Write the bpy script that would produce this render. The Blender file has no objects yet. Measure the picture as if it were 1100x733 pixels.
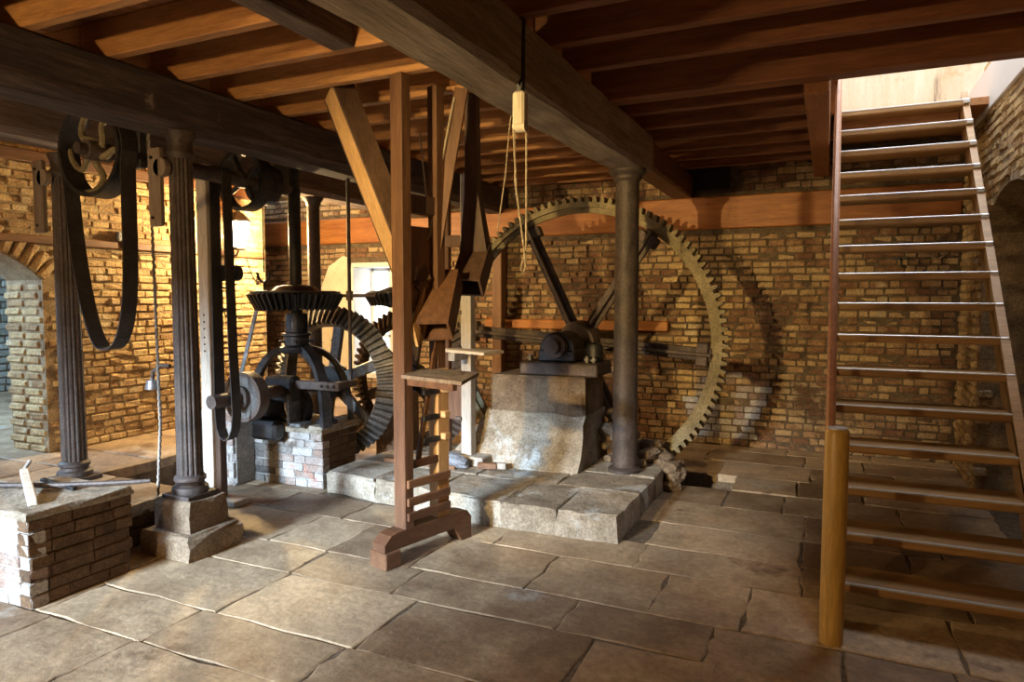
import bpy, math, random
from mathutils import Vector, Matrix
random.seed(7)
PI = math.pi
V = Vector
SC = bpy.context.scene
COL = SC.collection

# ------------------------------------------------------------------ camera
YAW = math.atan(340 / 740); PITCH = math.atan(47.5 / 740)
cam_d = bpy.data.cameras.new('camera'); cam = bpy.data.objects.new('camera', cam_d); COL.objects.link(cam)
cam.location = (0, 0, 1.6); cam.rotation_euler = (PI / 2 - PITCH, 0, YAW)
cam_d.sensor_width = 36; cam_d.lens = 740 / 1100 * 36; cam_d.clip_start = .05
SC.camera = cam

# ------------------------------------------------------------------ view, world
SC.view_settings.view_transform = 'Standard'; SC.view_settings.look = 'None'
SC.view_settings.gamma = 1; SC.view_settings.use_curve_mapping = False
SC.view_settings.exposure = 0.2
try:
    SC.cycles.use_denoising = True; SC.cycles.max_bounces = 7; SC.cycles.diffuse_bounces = 4; SC.cycles.sample_clamp_indirect = 4
except Exception: pass
W = bpy.data.worlds.new('overcast_sky'); SC.world = W; W.use_nodes = True
W.node_tree.nodes['Background'].inputs[0].default_value = (.80, .90, 1, 1)
W.node_tree.nodes['Background'].inputs[1].default_value = 1.6

def light(name, kind, loc, power, col, size=.1, size_y=None, target=None, spread=None):
    d = bpy.data.lights.new(name, kind); d.energy = power; d.color = col
    if kind == 'AREA':
        d.shape = 'RECTANGLE'; d.size = size; d.size_y = size_y or size
        if spread: d.spread = math.radians(spread)
    else: d.shadow_soft_size = size
    o = bpy.data.objects.new(name, d); COL.objects.link(o); o.location = loc
    if target is not None: o.rotation_euler = (V(target) - V(loc)).to_track_quat('-Z', 'Y').to_euler()
    return o
WARM = (1, .64, .26); COOL = (.62, .80, 1)
# daylight entering the openings: rear window, upstairs, yard room behind the arch, back window
light('daylight_rear_window', 'AREA', (-4.6, -9.5, 4.2), 400, COOL, 1.8, .9, (-2.9, 4.0, .3), 40)
light('daylight_upstairs', 'AREA', (1.2, 5.6, 5.6), 190, (.95, .96, 1), 2.6, 3.2, (1.0, 5.6, 0))
light('daylight_yard_room', 'AREA', (-8.6, 2.2, 2.7), 480, (.45, .70, 1), 1.6, 1.6, (-8.4, 4.2, 0))
light('daylight_back_window', 'AREA', (-5.75, 8.30, 1.35), 45, (.9, .95, 1), .9, 1.2, (-5.2, 5, .6))

# ------------------------------------------------------------------ materials
def rgba(c): return (c[0], c[1], c[2], 1)
def mat(name, c1, c2, c3=None, scale=6, rough=.75, metal=0, bump=.3, stretch=(1, 1, 1), island=.5, bscale=None, detail=6, spots=None, grain=.55, gscale=55):
    """noise-mixed colours, each mesh island shifted at random, bump relief"""
    m = bpy.data.materials.new(name); m.use_nodes = True
    nt = m.node_tree; N = nt.nodes; L = nt.links
    b = N['Principled BSDF']; b.inputs['Roughness'].default_value = rough; b.inputs['Metallic'].default_value = metal
    tc = N.new('ShaderNodeTexCoord'); mp = N.new('ShaderNodeMapping'); mp.inputs['Scale'].default_value = stretch
    geo = N.new('ShaderNodeNewGeometry'); oi = N.new('ShaderNodeObjectInfo')
    rnd = N.new('ShaderNodeMath'); rnd.operation = 'ADD'; L.new(geo.outputs['Random Per Island'], rnd.inputs[0]); L.new(oi.outputs['Random'], rnd.inputs[1])
    fr = N.new('ShaderNodeMath'); fr.operation = 'FRACT'; L.new(rnd.outputs[0], fr.inputs[0])
    L.new(geo.outputs['Position'], mp.inputs['Vector'])
    n1 = N.new('ShaderNodeTexNoise'); n1.inputs['Scale'].default_value = scale; n1.inputs['Detail'].default_value = detail; n1.inputs['Roughness'].default_value = .62
    L.new(mp.outputs[0], n1.inputs['Vector'])
    add = N.new('ShaderNodeMath'); add.operation = 'MULTIPLY_ADD'; L.new(fr.outputs[0], add.inputs[0]); add.inputs[1].default_value = island; L.new(n1.outputs['Fac'], add.inputs[2])
    sub = N.new('ShaderNodeMath'); sub.operation = 'SUBTRACT'; L.new(add.outputs[0], sub.inputs[0]); sub.inputs[1].default_value = island / 2
    r = N.new('ShaderNodeValToRGB'); L.new(sub.outputs[0], r.inputs[0])
    e = r.color_ramp.elements; e[0].position = .30; e[0].color = rgba(c1); e[1].position = .70; e[1].color = rgba(c2)
    if c3: k = r.color_ramp.elements.new(.5); k.color = rgba(c3)
    out = r.outputs[0]
    if spots:   # patches of another colour (whitewash, soot, rust) with a shape of their own: (colour, scale, threshold)
        for (sc_, ss, th) in spots:
            n3 = N.new('ShaderNodeTexNoise'); n3.inputs['Scale'].default_value = ss; n3.inputs['Detail'].default_value = 8; n3.inputs['Roughness'].default_value = .65
            L.new(geo.outputs['Position'], n3.inputs['Vector'])
            mr = N.new('ShaderNodeMapRange'); mr.inputs[1].default_value = th; mr.inputs[2].default_value = th + .07; L.new(n3.outputs['Fac'], mr.inputs[0])
            mx = N.new('ShaderNodeMix'); mx.data_type = 'RGBA'; L.new(mr.outputs[0], mx.inputs[0]); L.new(out, mx.inputs[6]); mx.inputs[7].default_value = rgba(sc_)
            out = mx.outputs[2]
    if grain:   # fine grit on the colour
        n4 = N.new('ShaderNodeTexNoise'); n4.inputs['Scale'].default_value = gscale; n4.inputs['Detail'].default_value = 5; n4.inputs['Roughness'].default_value = .75
        L.new(mp.outputs[0], n4.inputs['Vector'])
        g4 = N.new('ShaderNodeMapRange'); g4.inputs[1].default_value = .3; g4.inputs[2].default_value = .7; g4.inputs[3].default_value = 1 - grain; g4.inputs[4].default_value = 1 + grain * .8
        L.new(n4.outputs['Fac'], g4.inputs[0])
        mm = N.new('ShaderNodeMix'); mm.data_type = 'RGBA'; mm.blend_type = 'MULTIPLY'; mm.inputs[0].default_value = 1
        L.new(out, mm.inputs[6]); L.new(g4.outputs[0], mm.inputs[7]); out = mm.outputs[2]
    L.new(out, b.inputs['Base Color'])
    if bump:
        n2 = N.new('ShaderNodeTexNoise'); n2.inputs['Scale'].default_value = bscale or scale * 5; n2.inputs['Detail'].default_value = 8; n2.inputs['Roughness'].default_value = .7
        L.new(mp.outputs[0], n2.inputs['Vector'])
        bp = N.new('ShaderNodeBump'); bp.inputs['Strength'].default_value = bump; bp.inputs['Distance'].default_value = .02
        L.new(n2.outputs['Fac'], bp.inputs['Height']); L.new(bp.outputs[0], b.inputs['Normal'])
    return m
def wood(name, c1, c2, ax, rough=.6, island=.35, bump=.2, spots=None, grain=.3):
    st = [9, 9, 9]; st[ax] = .9
    return mat(name, c1, c2, scale=2.2, rough=rough, bump=bump, stretch=st, island=island, bscale=6, spots=spots, grain=grain, gscale=9)
M = {}
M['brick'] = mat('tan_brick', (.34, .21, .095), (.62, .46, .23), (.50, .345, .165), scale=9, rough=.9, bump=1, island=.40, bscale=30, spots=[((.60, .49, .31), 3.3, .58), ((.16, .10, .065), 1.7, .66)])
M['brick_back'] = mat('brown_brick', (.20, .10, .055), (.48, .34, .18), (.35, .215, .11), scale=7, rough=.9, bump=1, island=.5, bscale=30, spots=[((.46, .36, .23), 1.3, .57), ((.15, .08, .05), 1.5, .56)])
M['brick_grey'] = mat('grey_green_brick', (.20, .20, .16), (.36, .36, .31), scale=3, rough=.9, bump=.6, island=.6, bscale=40)
M['brick_dark'] = mat('dark_brick', (.075, .042, .022), (.165, .095, .048), scale=9, rough=.95, bump=1, island=.25, bscale=30)  # plain dark tone; on the back wall's top band it paints joist shade
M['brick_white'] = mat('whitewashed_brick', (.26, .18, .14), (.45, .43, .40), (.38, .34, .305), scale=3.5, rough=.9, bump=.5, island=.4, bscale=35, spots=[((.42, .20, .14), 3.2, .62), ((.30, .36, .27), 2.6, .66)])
M['brick_soot'] = mat('sooted_whitewash_brick', (.05, .045, .04), (.26, .24, .22), scale=3.5, rough=.9, bump=.5, island=.4, bscale=35)
M['mortar'] = mat('lime_mortar', (.22, .15, .08), (.44, .33, .19), scale=9, rough=.95, bump=1, island=0, bscale=30)
M['mortar_dark'] = mat('dark_mortar', (.07, .048, .03), (.20, .145, .09), scale=9, rough=.95, bump=1, island=0, bscale=30)  # darkened to paint in the shadow of the recessed brick joints
M['mortar_white'] = mat('whitewashed_mortar', (.30, .28, .26), (.46, .44, .41), scale=5, rough=.95, bump=.8, island=0, bscale=30)
M['plaster'] = mat('pale_plaster', (.60, .48, .32), (.78, .70, .56), scale=2.5, rough=.9, bump=.4, island=0, bscale=25, grain=.15, spots=[((.66, .44, .26), 2.2, .62)])
M['plaster_up'] = mat('streaked_plaster', (.16, .12, .08), (.66, .58, .45), (.58, .46, .31), scale=2.2, rough=.9, bump=.4, stretch=(3.2, 3.2, .45), island=0, bscale=14, grain=.12, spots=[((.55, .38, .22), 2.4, .60)])
M['plaster_up'].node_tree.nodes['Color Ramp'].color_ramp.elements[0].position = .34; M['plaster_up'].node_tree.nodes['Color Ramp'].color_ramp.elements[1].position = .42
M['whitewash'] = mat('white_reveal_paint', (.66, .64, .58), (.80, .79, .75), scale=3, rough=.85, bump=.3, island=0, grain=.12)
M['white_board'] = mat('white_painted_board', (.74, .75, .76), (.82, .82, .82), scale=3, rough=.5, bump=.05, island=0, grain=.05)
M['flag'] = mat('flagstone', (.20, .13, .075), (.46, .345, .22), (.325, .235, .145), scale=3.2, rough=.55, bump=.6, island=.40, bscale=5, detail=10, grain=.35, gscale=24, spots=[((.44, .41, .36), 1.1, .62), ((.17, .11, .065), 1.6, .60), ((.66, .58, .45), 9, .68)])
M['earth'] = mat('earth_joint', (.13, .095, .06), (.27, .21, .145), scale=14, rough=.95, bump=1, island=0)
M['stone'] = mat('pale_worn_stone', (.17, .13, .09), (.40, .34, .265), (.28, .23, .165), scale=6, rough=.85, bump=1, island=.25, bscale=16, detail=10, spots=[((.47, .46, .43), 2.6, .57), ((.13, .10, .075), 6, .66)])
M['stone_brown'] = mat('brown_stone', (.12, .08, .05), (.30, .22, .14), scale=6, rough=.85, bump=1, island=.3, bscale=16)
M['joist_x'] = wood('pine_joist', (.32, .14, .045), (.52, .265, .095), 0)
M['joist_red_x'] = wood('red_brown_joist', (.17, .058, .020), (.31, .12, .042), 0)
M['plank_y'] = wood('pine_floor_board', (.26, .105, .035), (.44, .20, .07), 1, spots=[((.16, .07, .035), 1.9, .66)])
M['pine_y'] = wood('pine_trimmer', (.28, .11, .035), (.42, .19, .065), 1)
M['orange_x'] = wood('orange_pine_beam', (.26, .085, .017), (.42, .165, .038), 0, rough=.5)
M['old_beam_y'] = wood('old_dark_timber', (.05, .035, .032), (.19, .135, .11), 1, rough=.9, bump=1, spots=[((.30, .24, .18), 3.4, .66)])
M['grey_beam_y'] = wood('old_grey_timber', (.13, .095, .065), (.36, .28, .20), 1, rough=.9, bump=1, spots=[((.10, .07, .05), 2.5, .63)])
M['oak_z'] = wood('reddish_oak_post', (.095, .042, .02), (.185, .09, .043), 2, rough=.6)
M['oak_dark'] = wood('dark_board', (.055, .028, .017), (.12, .066, .04), 2, rough=.65)  # plain dark tone; also paints shade on the pine chute and pale post
M['oak_x'] = wood('reddish_oak_rail', (.10, .042, .018), (.20, .095, .042), 1, rough=.6)
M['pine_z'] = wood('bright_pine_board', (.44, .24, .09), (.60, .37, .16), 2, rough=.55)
M['pale_z'] = wood('pale_bleached_post', (.58, .50, .40), (.74, .67, .56), 2, rough=.7, island=.1)
M['grey_z'] = wood('grey_bleached_wood', (.28, .25, .22), (.48, .44, .39), 2, rough=.75)
M['bracket_z'] = wood('brown_grey_bracket', (.16, .115, .08), (.30, .23, .165), 2, rough=.8)
M['tread_x'] = wood('varnished_tread', (.23, .125, .045), (.37, .215, .085), 0, rough=.38)
M['newel'] = wood('yellow_varnished_post', (.40, .24, .055), (.54, .34, .09), 2, rough=.4, bump=.05)
M['rail'] = wood('red_varnished_rail', (.34, .15, .07), (.46, .22, .11), 1, rough=.4, bump=.05)
M['iron'] = mat('black_iron', (.018, .018, .020), (.07, .066, .064), scale=9, rough=.45, metal=.55, bump=.25, island=.2)
M['iron_grey'] = mat('worn_grey_iron', (.10, .095, .09), (.26, .25, .24), scale=9, rough=.42, metal=.6, bump=.25, island=.2)
M['iron_brown'] = mat('rusty_brown_iron', (.055, .04, .034), (.15, .11, .09), scale=7, rough=.6, metal=.35, bump=.35, island=.2)
M['column_paint'] = mat('brown_painted_iron', (.042, .032, .028), (.105, .078, .064), scale=7, rough=.55, metal=.2, bump=.3, island=.1)
M['gear'] = mat('dull_gear_iron', (.17, .135, .07), (.32, .26, .145), scale=7, rough=.7, metal=.15, bump=.3, island=.15)
M['leather'] = mat('black_belt_leather', (.018, .014, .012), (.05, .04, .034), scale=8, rough=.6, bump=.2, island=0)
M['rope'] = mat('hemp_rope', (.30, .235, .16), (.45, .37, .27), scale=30, rough=.9, bump=.4, island=.2)
M['dark_rope'] = mat('grey_rope', (.16, .14, .12), (.55, .50, .42), scale=60, rough=.9, bump=.4, island=.9)
M['metal'] = mat('aluminium_nosing', (.62, .64, .66), (.75, .77, .79), scale=8, rough=.32, metal=.7, bump=.05, island=.1, grain=.1)
M['tin'] = mat('grey_tin', (.16, .17, .19), (.30, .31, .33), scale=9, rough=.4, metal=.7, bump=.2, island=.1)
M['sack'] = mat('grey_tarpaulin', (.09, .095, .11), (.34, .36, .40), scale=11, rough=.6, bump=.8, island=.2)
M['hole'] = mat('bore_shade', (.015, .012, .01), (.03, .025, .02), scale=9, rough=.9, bump=0, island=0)  # near-black, paints the shade inside holes that are not cut
def emit(name, c, s):
    m = bpy.data.materials.new(name); m.use_nodes = True; b = m.node_tree.nodes['Principled BSDF']
    b.inputs['Base Color'].default_value = rgba(c); b.inputs['Emission Color'].default_value = rgba(c); b.inputs['Emission Strength'].default_value = s
    return m
M['lamp_glass'] = emit('lit_lantern_glass', (1, .80, .5), 26)
gm = bpy.data.materials.new('window_glass'); gm.use_nodes = True
gb = gm.node_tree.nodes['Principled BSDF']; gb.inputs['Base Color'].default_value = (.9, .96, 1, 1); gb.inputs['Roughness'].default_value = .05; gb.inputs['Transmission Weight'].default_value = 1; gb.inputs['IOR'].default_value = 1.02
M['glass'] = gm

# ------------------------------------------------------------------ mesh helpers
def frame(d):
    d = V(d).normalized(); a = V((0, 0, 1)) if abs(d.z) < .9 else V((0, 1, 0))
    u = d.cross(a).normalized(); return u, d.cross(u).normalized()
class MB:
    def __init__(s): s.v = []; s.f = []
    def add(s, vs, fs):
        o = len(s.v); s.v += [V(p) for p in vs]; s.f += [tuple(i + o for i in f) for f in fs]; return s
    def box(s, lo, hi, ch=.006, j=0.0):
        lo = V(lo); hi = V(hi); return s.obox((lo + hi) / 2, hi - lo, None, ch, j)
    def obox(s, c, size, R=None, ch=.006, j=0.0):
        """box with chamfered edges (24 corners); R a 3x3 matrix"""
        h = V(size) / 2; ch = min(ch, min(h) * .6); vs = []; c = V(c); idx = {}
        for sx in (-1, 1):
            for sy in (-1, 1):
                for sz in (-1, 1):
                    for ax in range(3):
                        p = V((sx * h.x, sy * h.y, sz * h.z))
                        for k in range(3):
                            if k != ax: p[k] -= ch * (sx, sy, sz)[k]
                        if j: p += V((random.uniform(-j, j), random.uniform(-j, j), random.uniform(-j, j)))
                        idx[(sx, sy, sz, ax)] = len(vs); vs.append(p)
        fs = []
        for ax in range(3):
            b, d = [k for k in range(3) if k != ax]
            for sg in (-1, 1):
                q = []
                for (sb, sd) in ((-1, -1), (1, -1), (1, 1), (-1, 1)):
                    t = [0, 0, 0]; t[ax] = sg; t[b] = sb; t[d] = sd; q.append(idx[(*t, ax)])
                fs.append(q)
        for ax in range(3):
            b, d = [k for k in range(3) if k != ax]
            for sb in (-1, 1):
                for sd in (-1, 1):
                    t = [0, 0, 0]; t[b] = sb; t[d] = sd; a0 = list(t); a0[ax] = -1; a1 = list(t); a1[ax] = 1
                    fs.append([idx[(*a0, b)], idx[(*a1, b)], idx[(*a1, d)], idx[(*a0, d)]])
        for sx in (-1, 1):
            for sy in (-1, 1):
                for sz in (-1, 1): fs.append([idx[(sx, sy, sz, 0)], idx[(sx, sy, sz, 1)], idx[(sx, sy, sz, 2)]])
        if R is not None: vs = [R @ p for p in vs]
        # outward winding
        out = []
        for f in fs:
            n = (vs[f[1]] - vs[f[0]]).cross(vs[f[2]] - vs[f[0]]); m = sum((vs[i] for i in f), V()) / len(f)
            out.append(f if n.dot(m) > 0 else f[::-1])
        return s.add([p + c for p in vs], out)
    def bar(s, a, b, w, h, ch=.006, side=None):
        """rectangular bar from a to b; w along side, h across"""
        a = V(a); b = V(b); d = (b - a); L = d.length; d.normalize()
        if side is None: u, _ = frame(d)
        else: u = (V(side) - d * V(side).dot(d)).normalized()
        n = d.cross(u).normalized(); R = Matrix((d, u, n)).transposed()
        return s.obox((a + b) / 2, (L, w, h), R, ch)
    def loft(s, secs, caps=True, closed=True):
        n = len(secs[0]); vs = [p for q in secs for p in q]; fs = []
        for i in range(len(secs) - 1):
            for k in range(n if closed else n - 1):
                a = i * n + k; b = i * n + (k + 1) % n; fs.append((a, b, b + n, a + n))
        if caps: fs.append(tuple(range(n))[::-1]); fs.append(tuple(range((len(secs) - 1) * n, len(secs) * n)))
        return s.add(vs, fs)
    def cyl(s, a, b, r, r2=None, n=20):
        a = V(a); b = V(b); u, w = frame(b - a); r2 = r if r2 is None else r2
        return s.loft([[c + (u * math.cos(2 * PI * k / n) + w * math.sin(2 * PI * k / n)) * q for k in range(n)] for c, q in ((a, r), (b, r2))])
    def lathe(s, c, ax, prof, n=28, caps=True):
        """prof: (radius, height along ax)"""
        c = V(c); ax = V(ax).normalized(); u, w = frame(ax)
        return s.loft([[c + ax * h + (u * math.cos(2 * PI * k / n) + w * math.sin(2 * PI * k / n)) * r for k in range(n)] for r, h in prof], caps)
    def ring(s, c, ax, r0, r1, h0, h1, n=72):
        c = V(c); ax = V(ax).normalized(); u, w = frame(ax); vs = []; fs = []
        for k in range(n):
            d = u * math.cos(2 * PI * k / n) + w * math.sin(2 * PI * k / n)
            vs += [c + d * r0 + ax * h0, c + d * r1 + ax * h0, c + d * r1 + ax * h1, c + d * r0 + ax * h1]
        for k in range(n):
            a = 4 * k; b = 4 * ((k + 1) % n)
            for i in range(4): fs.append((a + i, a + (i + 1) % 4, b + (i + 1) % 4, b + i))
        return s.add(vs, fs)
    def tube(s, pts, r, n=8, r_end=None):
        pts = [V(p) for p in pts]; secs = []; up = None
        for i, p in enumerate(pts):
            d = (pts[min(i + 1, len(pts) - 1)] - pts[max(i - 1, 0)]).normalized()
            if up is None: up, _ = frame(d)
            up = (up - d * up.dot(d)).normalized(); w = d.cross(up)
            q = r if r_end is None else r + (r_end - r) * i / (len(pts) - 1)
            secs.append([p + (up * math.cos(2 * PI * k / n) + w * math.sin(2 * PI * k / n)) * q for k in range(n)])
        return s.loft(secs)
    def strap(s, pts, wv, t, closed=False):
        """flat band along pts, width vector wv, thickness t"""
        pts = [V(p) for p in pts]; wv = V(wv); secs = []; L = len(pts)
        for i, p in enumerate(pts):
            a = pts[(i - 1) % L] if closed else pts[max(i - 1, 0)]; b = pts[(i + 1) % L] if closed else pts[min(i + 1, L - 1)]
            n = (b - a).normalized().cross(wv.normalized()) * t / 2
            secs.append([p - wv / 2 - n, p + wv / 2 - n, p + wv / 2 + n, p - wv / 2 + n])
        if closed: secs.append(secs[0])
        return s.loft(secs, not closed)
    def prism(s, poly, off):
        """polygon extruded by off"""
        off = V(off); n = len(poly); poly = [V(p) for p in poly]
        return s.add(poly + [p + off for p in poly], [tuple(range(n))[::-1], tuple(range(n, 2 * n))] + [(k, (k + 1) % n, (k + 1) % n + n, k + n) for k in range(n)])
    def build(s, name, m, parent=None, smooth=False, recalc=False):
        o_ = V(parent.matrix_world.translation) if parent else V()
        o_ = parent['_o'] if parent and '_o' in parent else o_
        me = bpy.data.meshes.new(name); o_ = V(o_)
        me.from_pydata([p - o_ for p in s.v], [], s.f)
        import bmesh
        bm = bmesh.new(); bm.from_mesh(me); bmesh.ops.recalc_face_normals(bm, faces=bm.faces); bm.to_mesh(me); bm.free()
        me.materials.append(M[m] if isinstance(m, str) else m)
        if smooth:
            me.polygons.foreach_set('use_smooth', [True] * len(me.polygons))
            try: me.set_sharp_from_angle(angle=math.radians(38))
            except Exception: pass
        o = bpy.data.objects.new(name, me); COL.objects.link(o)
        if parent: o.parent = parent; ORG[o.name] = ORG[parent.name]
        else: ORG[o.name] = V()
        return o
ORG = {}
def _build(self, name, m, parent=None, smooth=False, loc=None):
    import bmesh
    off = ORG[parent.name] if parent else V(loc or (0, 0, 0))
    me = bpy.data.meshes.new(name); me.from_pydata([p - off for p in self.v], [], self.f)
    bm = bmesh.new(); bm.from_mesh(me); bmesh.ops.recalc_face_normals(bm, faces=bm.faces); bm.to_mesh(me); bm.free()
    me.materials.append(M[m])
    if smooth:
        me.polygons.foreach_set('use_smooth', [True] * len(me.polygons)); me.set_sharp_from_angle(angle=math.radians(38))
    o = bpy.data.objects.new(name, me); COL.objects.link(o); ORG[o.name] = off
    if parent: o.parent = parent
    else: o.location = off
    return o
MB.build = _build
def thing(name, loc, label, cat, group=None):
    o = bpy.data.objects.new(name, None); COL.objects.link(o); o.location = loc; o.empty_display_size = .1
    ORG[o.name] = V(loc); return tag(o, label, cat, group)
def tag(o, label, cat, group=None, kind=None):
    o['label'] = label; o['category'] = cat
    if group: o['group'] = group
    o['kind'] = kind or 'thing'
    return o
def struct(o, label=None):
    o['kind'] = 'structure'
    if label: o['label'] = label
    return o
def inst(name, me, parent, mtx):
    """object sharing mesh me, world matrix mtx, under parent"""
    o = bpy.data.objects.new(name, me); COL.objects.link(o); o.parent = parent
    o.matrix_basis = Matrix.Translation(-ORG[parent.name]) @ mtx; ORG[o.name] = ORG[parent.name]
    return o
U3 = (V((1, 0, 0)), V((0, 1, 0)), V((0, 0, 1)))
def unit_bricks(m, n=14, ch=.17, j=.06):
    out = []
    for i in range(n):
        b = MB(); b.obox((0, 0, 0), (1, 1, 1), None, ch, j)
        # slim chamfer along the length, wide across
        vs = []
        for p in b.v:
            q = V(p); q.x = math.copysign(.5 - (.5 - abs(q.x)) * .30, q.x) + random.uniform(-.008, .008); vs.append(q)
        me = bpy.data.meshes.new('brick'); me.from_pydata(vs, [], b.f); me.materials.append(M[m]); out.append((me, vs, b.f))
    return out
UB = {k: unit_bricks(k) for k in ('brick', 'brick_back', 'brick_grey')}
UB.update({k: unit_bricks(k, 8, .07, .022) for k in ('brick_dark', 'brick_white', 'brick_soot')})
FWD = V((-math.sin(YAW) * math.cos(PITCH), math.cos(YAW) * math.cos(PITCH), -math.sin(PITCH)))
RT = V((math.cos(YAW), math.sin(YAW), 0)); UPV = RT.cross(FWD)
def score(p):
    d = V(p) - V((0, 0, 1.6)); z = d.dot(FWD)
    if z < .3: return 0
    x = 740 * d.dot(RT) / z; y = 740 * d.dot(UPV) / z
    return (1 / z) if abs(x) < 555 and abs(y) < 372 else .01 / z
def brickwork(parent, O, U, N, u0, u1, z0, z1, m, bl=.175, bh=.060, gap=.014, depth=.09, keep=None, nmax=300, pick=None, proud=.010, prefer=None, jit=.010):
    """courses of single bricks on a wall face: O origin on the face, U along, N out of the face; the nmax nearest in view are objects, the rest one part"""
    O = V(O); U = V(U); N = V(N); Rm = Matrix((U, N, V((0, 0, 1)))).transposed().to_4x4()
    rows = max(1, round((z1 - z0) / (bh + gap))); ph = (z1 - z0) / rows; L = []
    for r in range(rows):
        z = z0 + (r + .5) * ph; u = u0 - (random.uniform(0, bl) if u1 - u0 > 2 else (bl / 2 if r % 2 else 0))
        while u < u1:
            ln = bl * random.choice((1, 1, .95, 1.06, .52, .55)); a = max(u, u0); b = min(u + ln, u1)
            if b - a > .05 and (keep is None or keep((a + b) / 2, z, b - a)):
                L.append(((a + b) / 2, z + random.uniform(-.004, .004), b - a - gap * random.uniform(.5, 1.1), ph - gap * random.uniform(.6, 1.1)))
            u += ln
    L.sort(key=lambda q: -score(O + U * q[0] + V((0, 0, q[1]))) * (1 if prefer is None or prefer(q[0], q[1]) else .02))
    rest = MB()
    for i, (u, z, ln, h) in enumerate(L):
        mk = pick(u, z) if pick else m
        c = O + U * u + V((0, 0, z)) + N * (proud + random.uniform(-jit, jit) - depth / 2)
        T = Matrix.Translation(c) @ Rm @ Matrix.Rotation(random.uniform(-.03, .03), 4, 'Z') @ Matrix.Rotation(random.uniform(-.02, .02), 4, 'Y') @ Matrix.Diagonal((ln, depth, h, 1))
        me, vs, fs = random.choice(UB[mk])
        if i < nmax: inst('brick', me, parent, T)
        else: rest.add([T @ p for p in vs], fs)
    if rest.v:
        o = rest.build('further_bricks', m, parent); o['kind'] = 'stuff'

# ================================================================== STRUCTURE
XL, YB, XR = -6.0, 7.66, 1.12
# ---- left wall with an arched doorway
mb = MB(); t = .5; yc, hw, zs, rise = 2.91, .71, 1.74, .30
ZA, ZB = -.2, 3.12
arc = []
Rr = (hw * hw + rise * rise) / (2 * rise); a0 = math.asin(hw / Rr)
for k in range(13):
    a = -a0 + 2 * a0 * k / 12; arc.append((XL, yc + Rr * math.sin(a), zs + rise - Rr + Rr * math.cos(a)))
poly = [(XL, -3.6, ZA), (XL, yc - hw, ZA)] + arc + [(XL, yc + hw, ZA), (XL, 6.15, ZA), (XL, 6.15, ZB), (XL, -3.6, ZB)]
wl = mb.prism(poly, (-t, 0, 0)).build('wall_left', 'mortar'); struct(wl, 'yellow lamp-lit brick wall with an arched doorway')
def keep_left(u, z, ln):
    if abs(u - yc) < hw + ln / 2 + .01 and z < zs + .05: return False
    d = math.hypot(u - yc, z - (zs + rise - Rr))
    if abs(u - yc) < hw + .2 and z > zs - .1 and d < Rr + .21: return False
    if abs(z - 2.075) < .06 and u > 3.0: return False
    return True
brickwork(wl, (XL, 0, 0), (0, 1, 0), (1, 0, 0), 1.2, 6.14, .27, 2.98, 'brick', gap=.010, keep=keep_left, prefer=lambda u, z: u > 3.2)
# arch voussoirs
for k in range(19):
    a = -a0 * 1.02 + 2.04 * a0 * (k + .5) / 19
    d = V((0, math.sin(a), math.cos(a))); s_ = V((0, math.cos(a), -math.sin(a))); c = V((XL, yc, zs + rise - Rr)) + d * (Rr + .10) + V((-.02, 0, 0))
    R4 = Matrix((d, V((1, 0, 0)), s_)).transposed().to_4x4()
    inst('arch_brick', random.choice(UB['brick'])[0], wl, Matrix.Translation(c) @ R4 @ Matrix.Diagonal((.19, .09, .066, 1)))
# jamb bricks of the doorway
for r in range(21):
    z = .30 + r * .069
    for k in range(2):
        o = XL - .125 - k * .24 - (.05 if r % 2 else 0)
        inst('jamb_brick', random.choice(UB['brick'])[0], wl, Matrix.Translation((o, yc + hw + .03, z)) @ Matrix.Diagonal((.21, .09, .055, 1)))
MB().box((XL - .03, 3.0, 2.04), (XL + .03, 6.13, 2.11), .008).build('bonding_timber', 'oak_x', wl)
MB().box((XL - .03, -1.0, 2.70), (XL + .04, 6.13, 2.80), .008).build('wall_plate', 'oak_x', wl)
# return and alcove behind the end of the left wall
al = MB().box((-8.1, 6.0, -.2), (XL - .02, 6.14, ZB), .005).box((-8.1, 6.0, -.2), (-7.6, 8.2, ZB), .005).build('wall_alcove', 'mortar'); struct(al)
brickwork(al, (XL, 6.14, 0), (-1, 0, 0), (0, 1, 0), .03, 1.5, .0, 2.9, 'brick', nmax=0)

# ---- room behind the doorway
yr = MB().box((-11, -.2, -.2), (-10.5, 8, 3.0), .005).build('wall_yard', 'mortar_dark'); struct(yr, 'grey brick wall seen through the arched doorway')
brickwork(yr, (-10.5, 0, 0), (0, 1, 0), (1, 0, 0), 3.0, 7.6, .27, 2.7, 'brick_grey', bl=.30, bh=.085, prefer=lambda u, z: u > 4.2)
yw = MB().box((-11, 7.0, -.2), (-8.15, 7.3, 3), .005).box((-11, -.3, -.2), (-6.5, 0, 3), .005).build('wall_yard_end', 'brick_grey'); struct(yw)
yc_ = MB().box((-11, -.3, 2.9), (-6.5, 7.3, 3.05), .005).build('ceiling_yard', 'mortar_dark'); struct(yc_)

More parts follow.
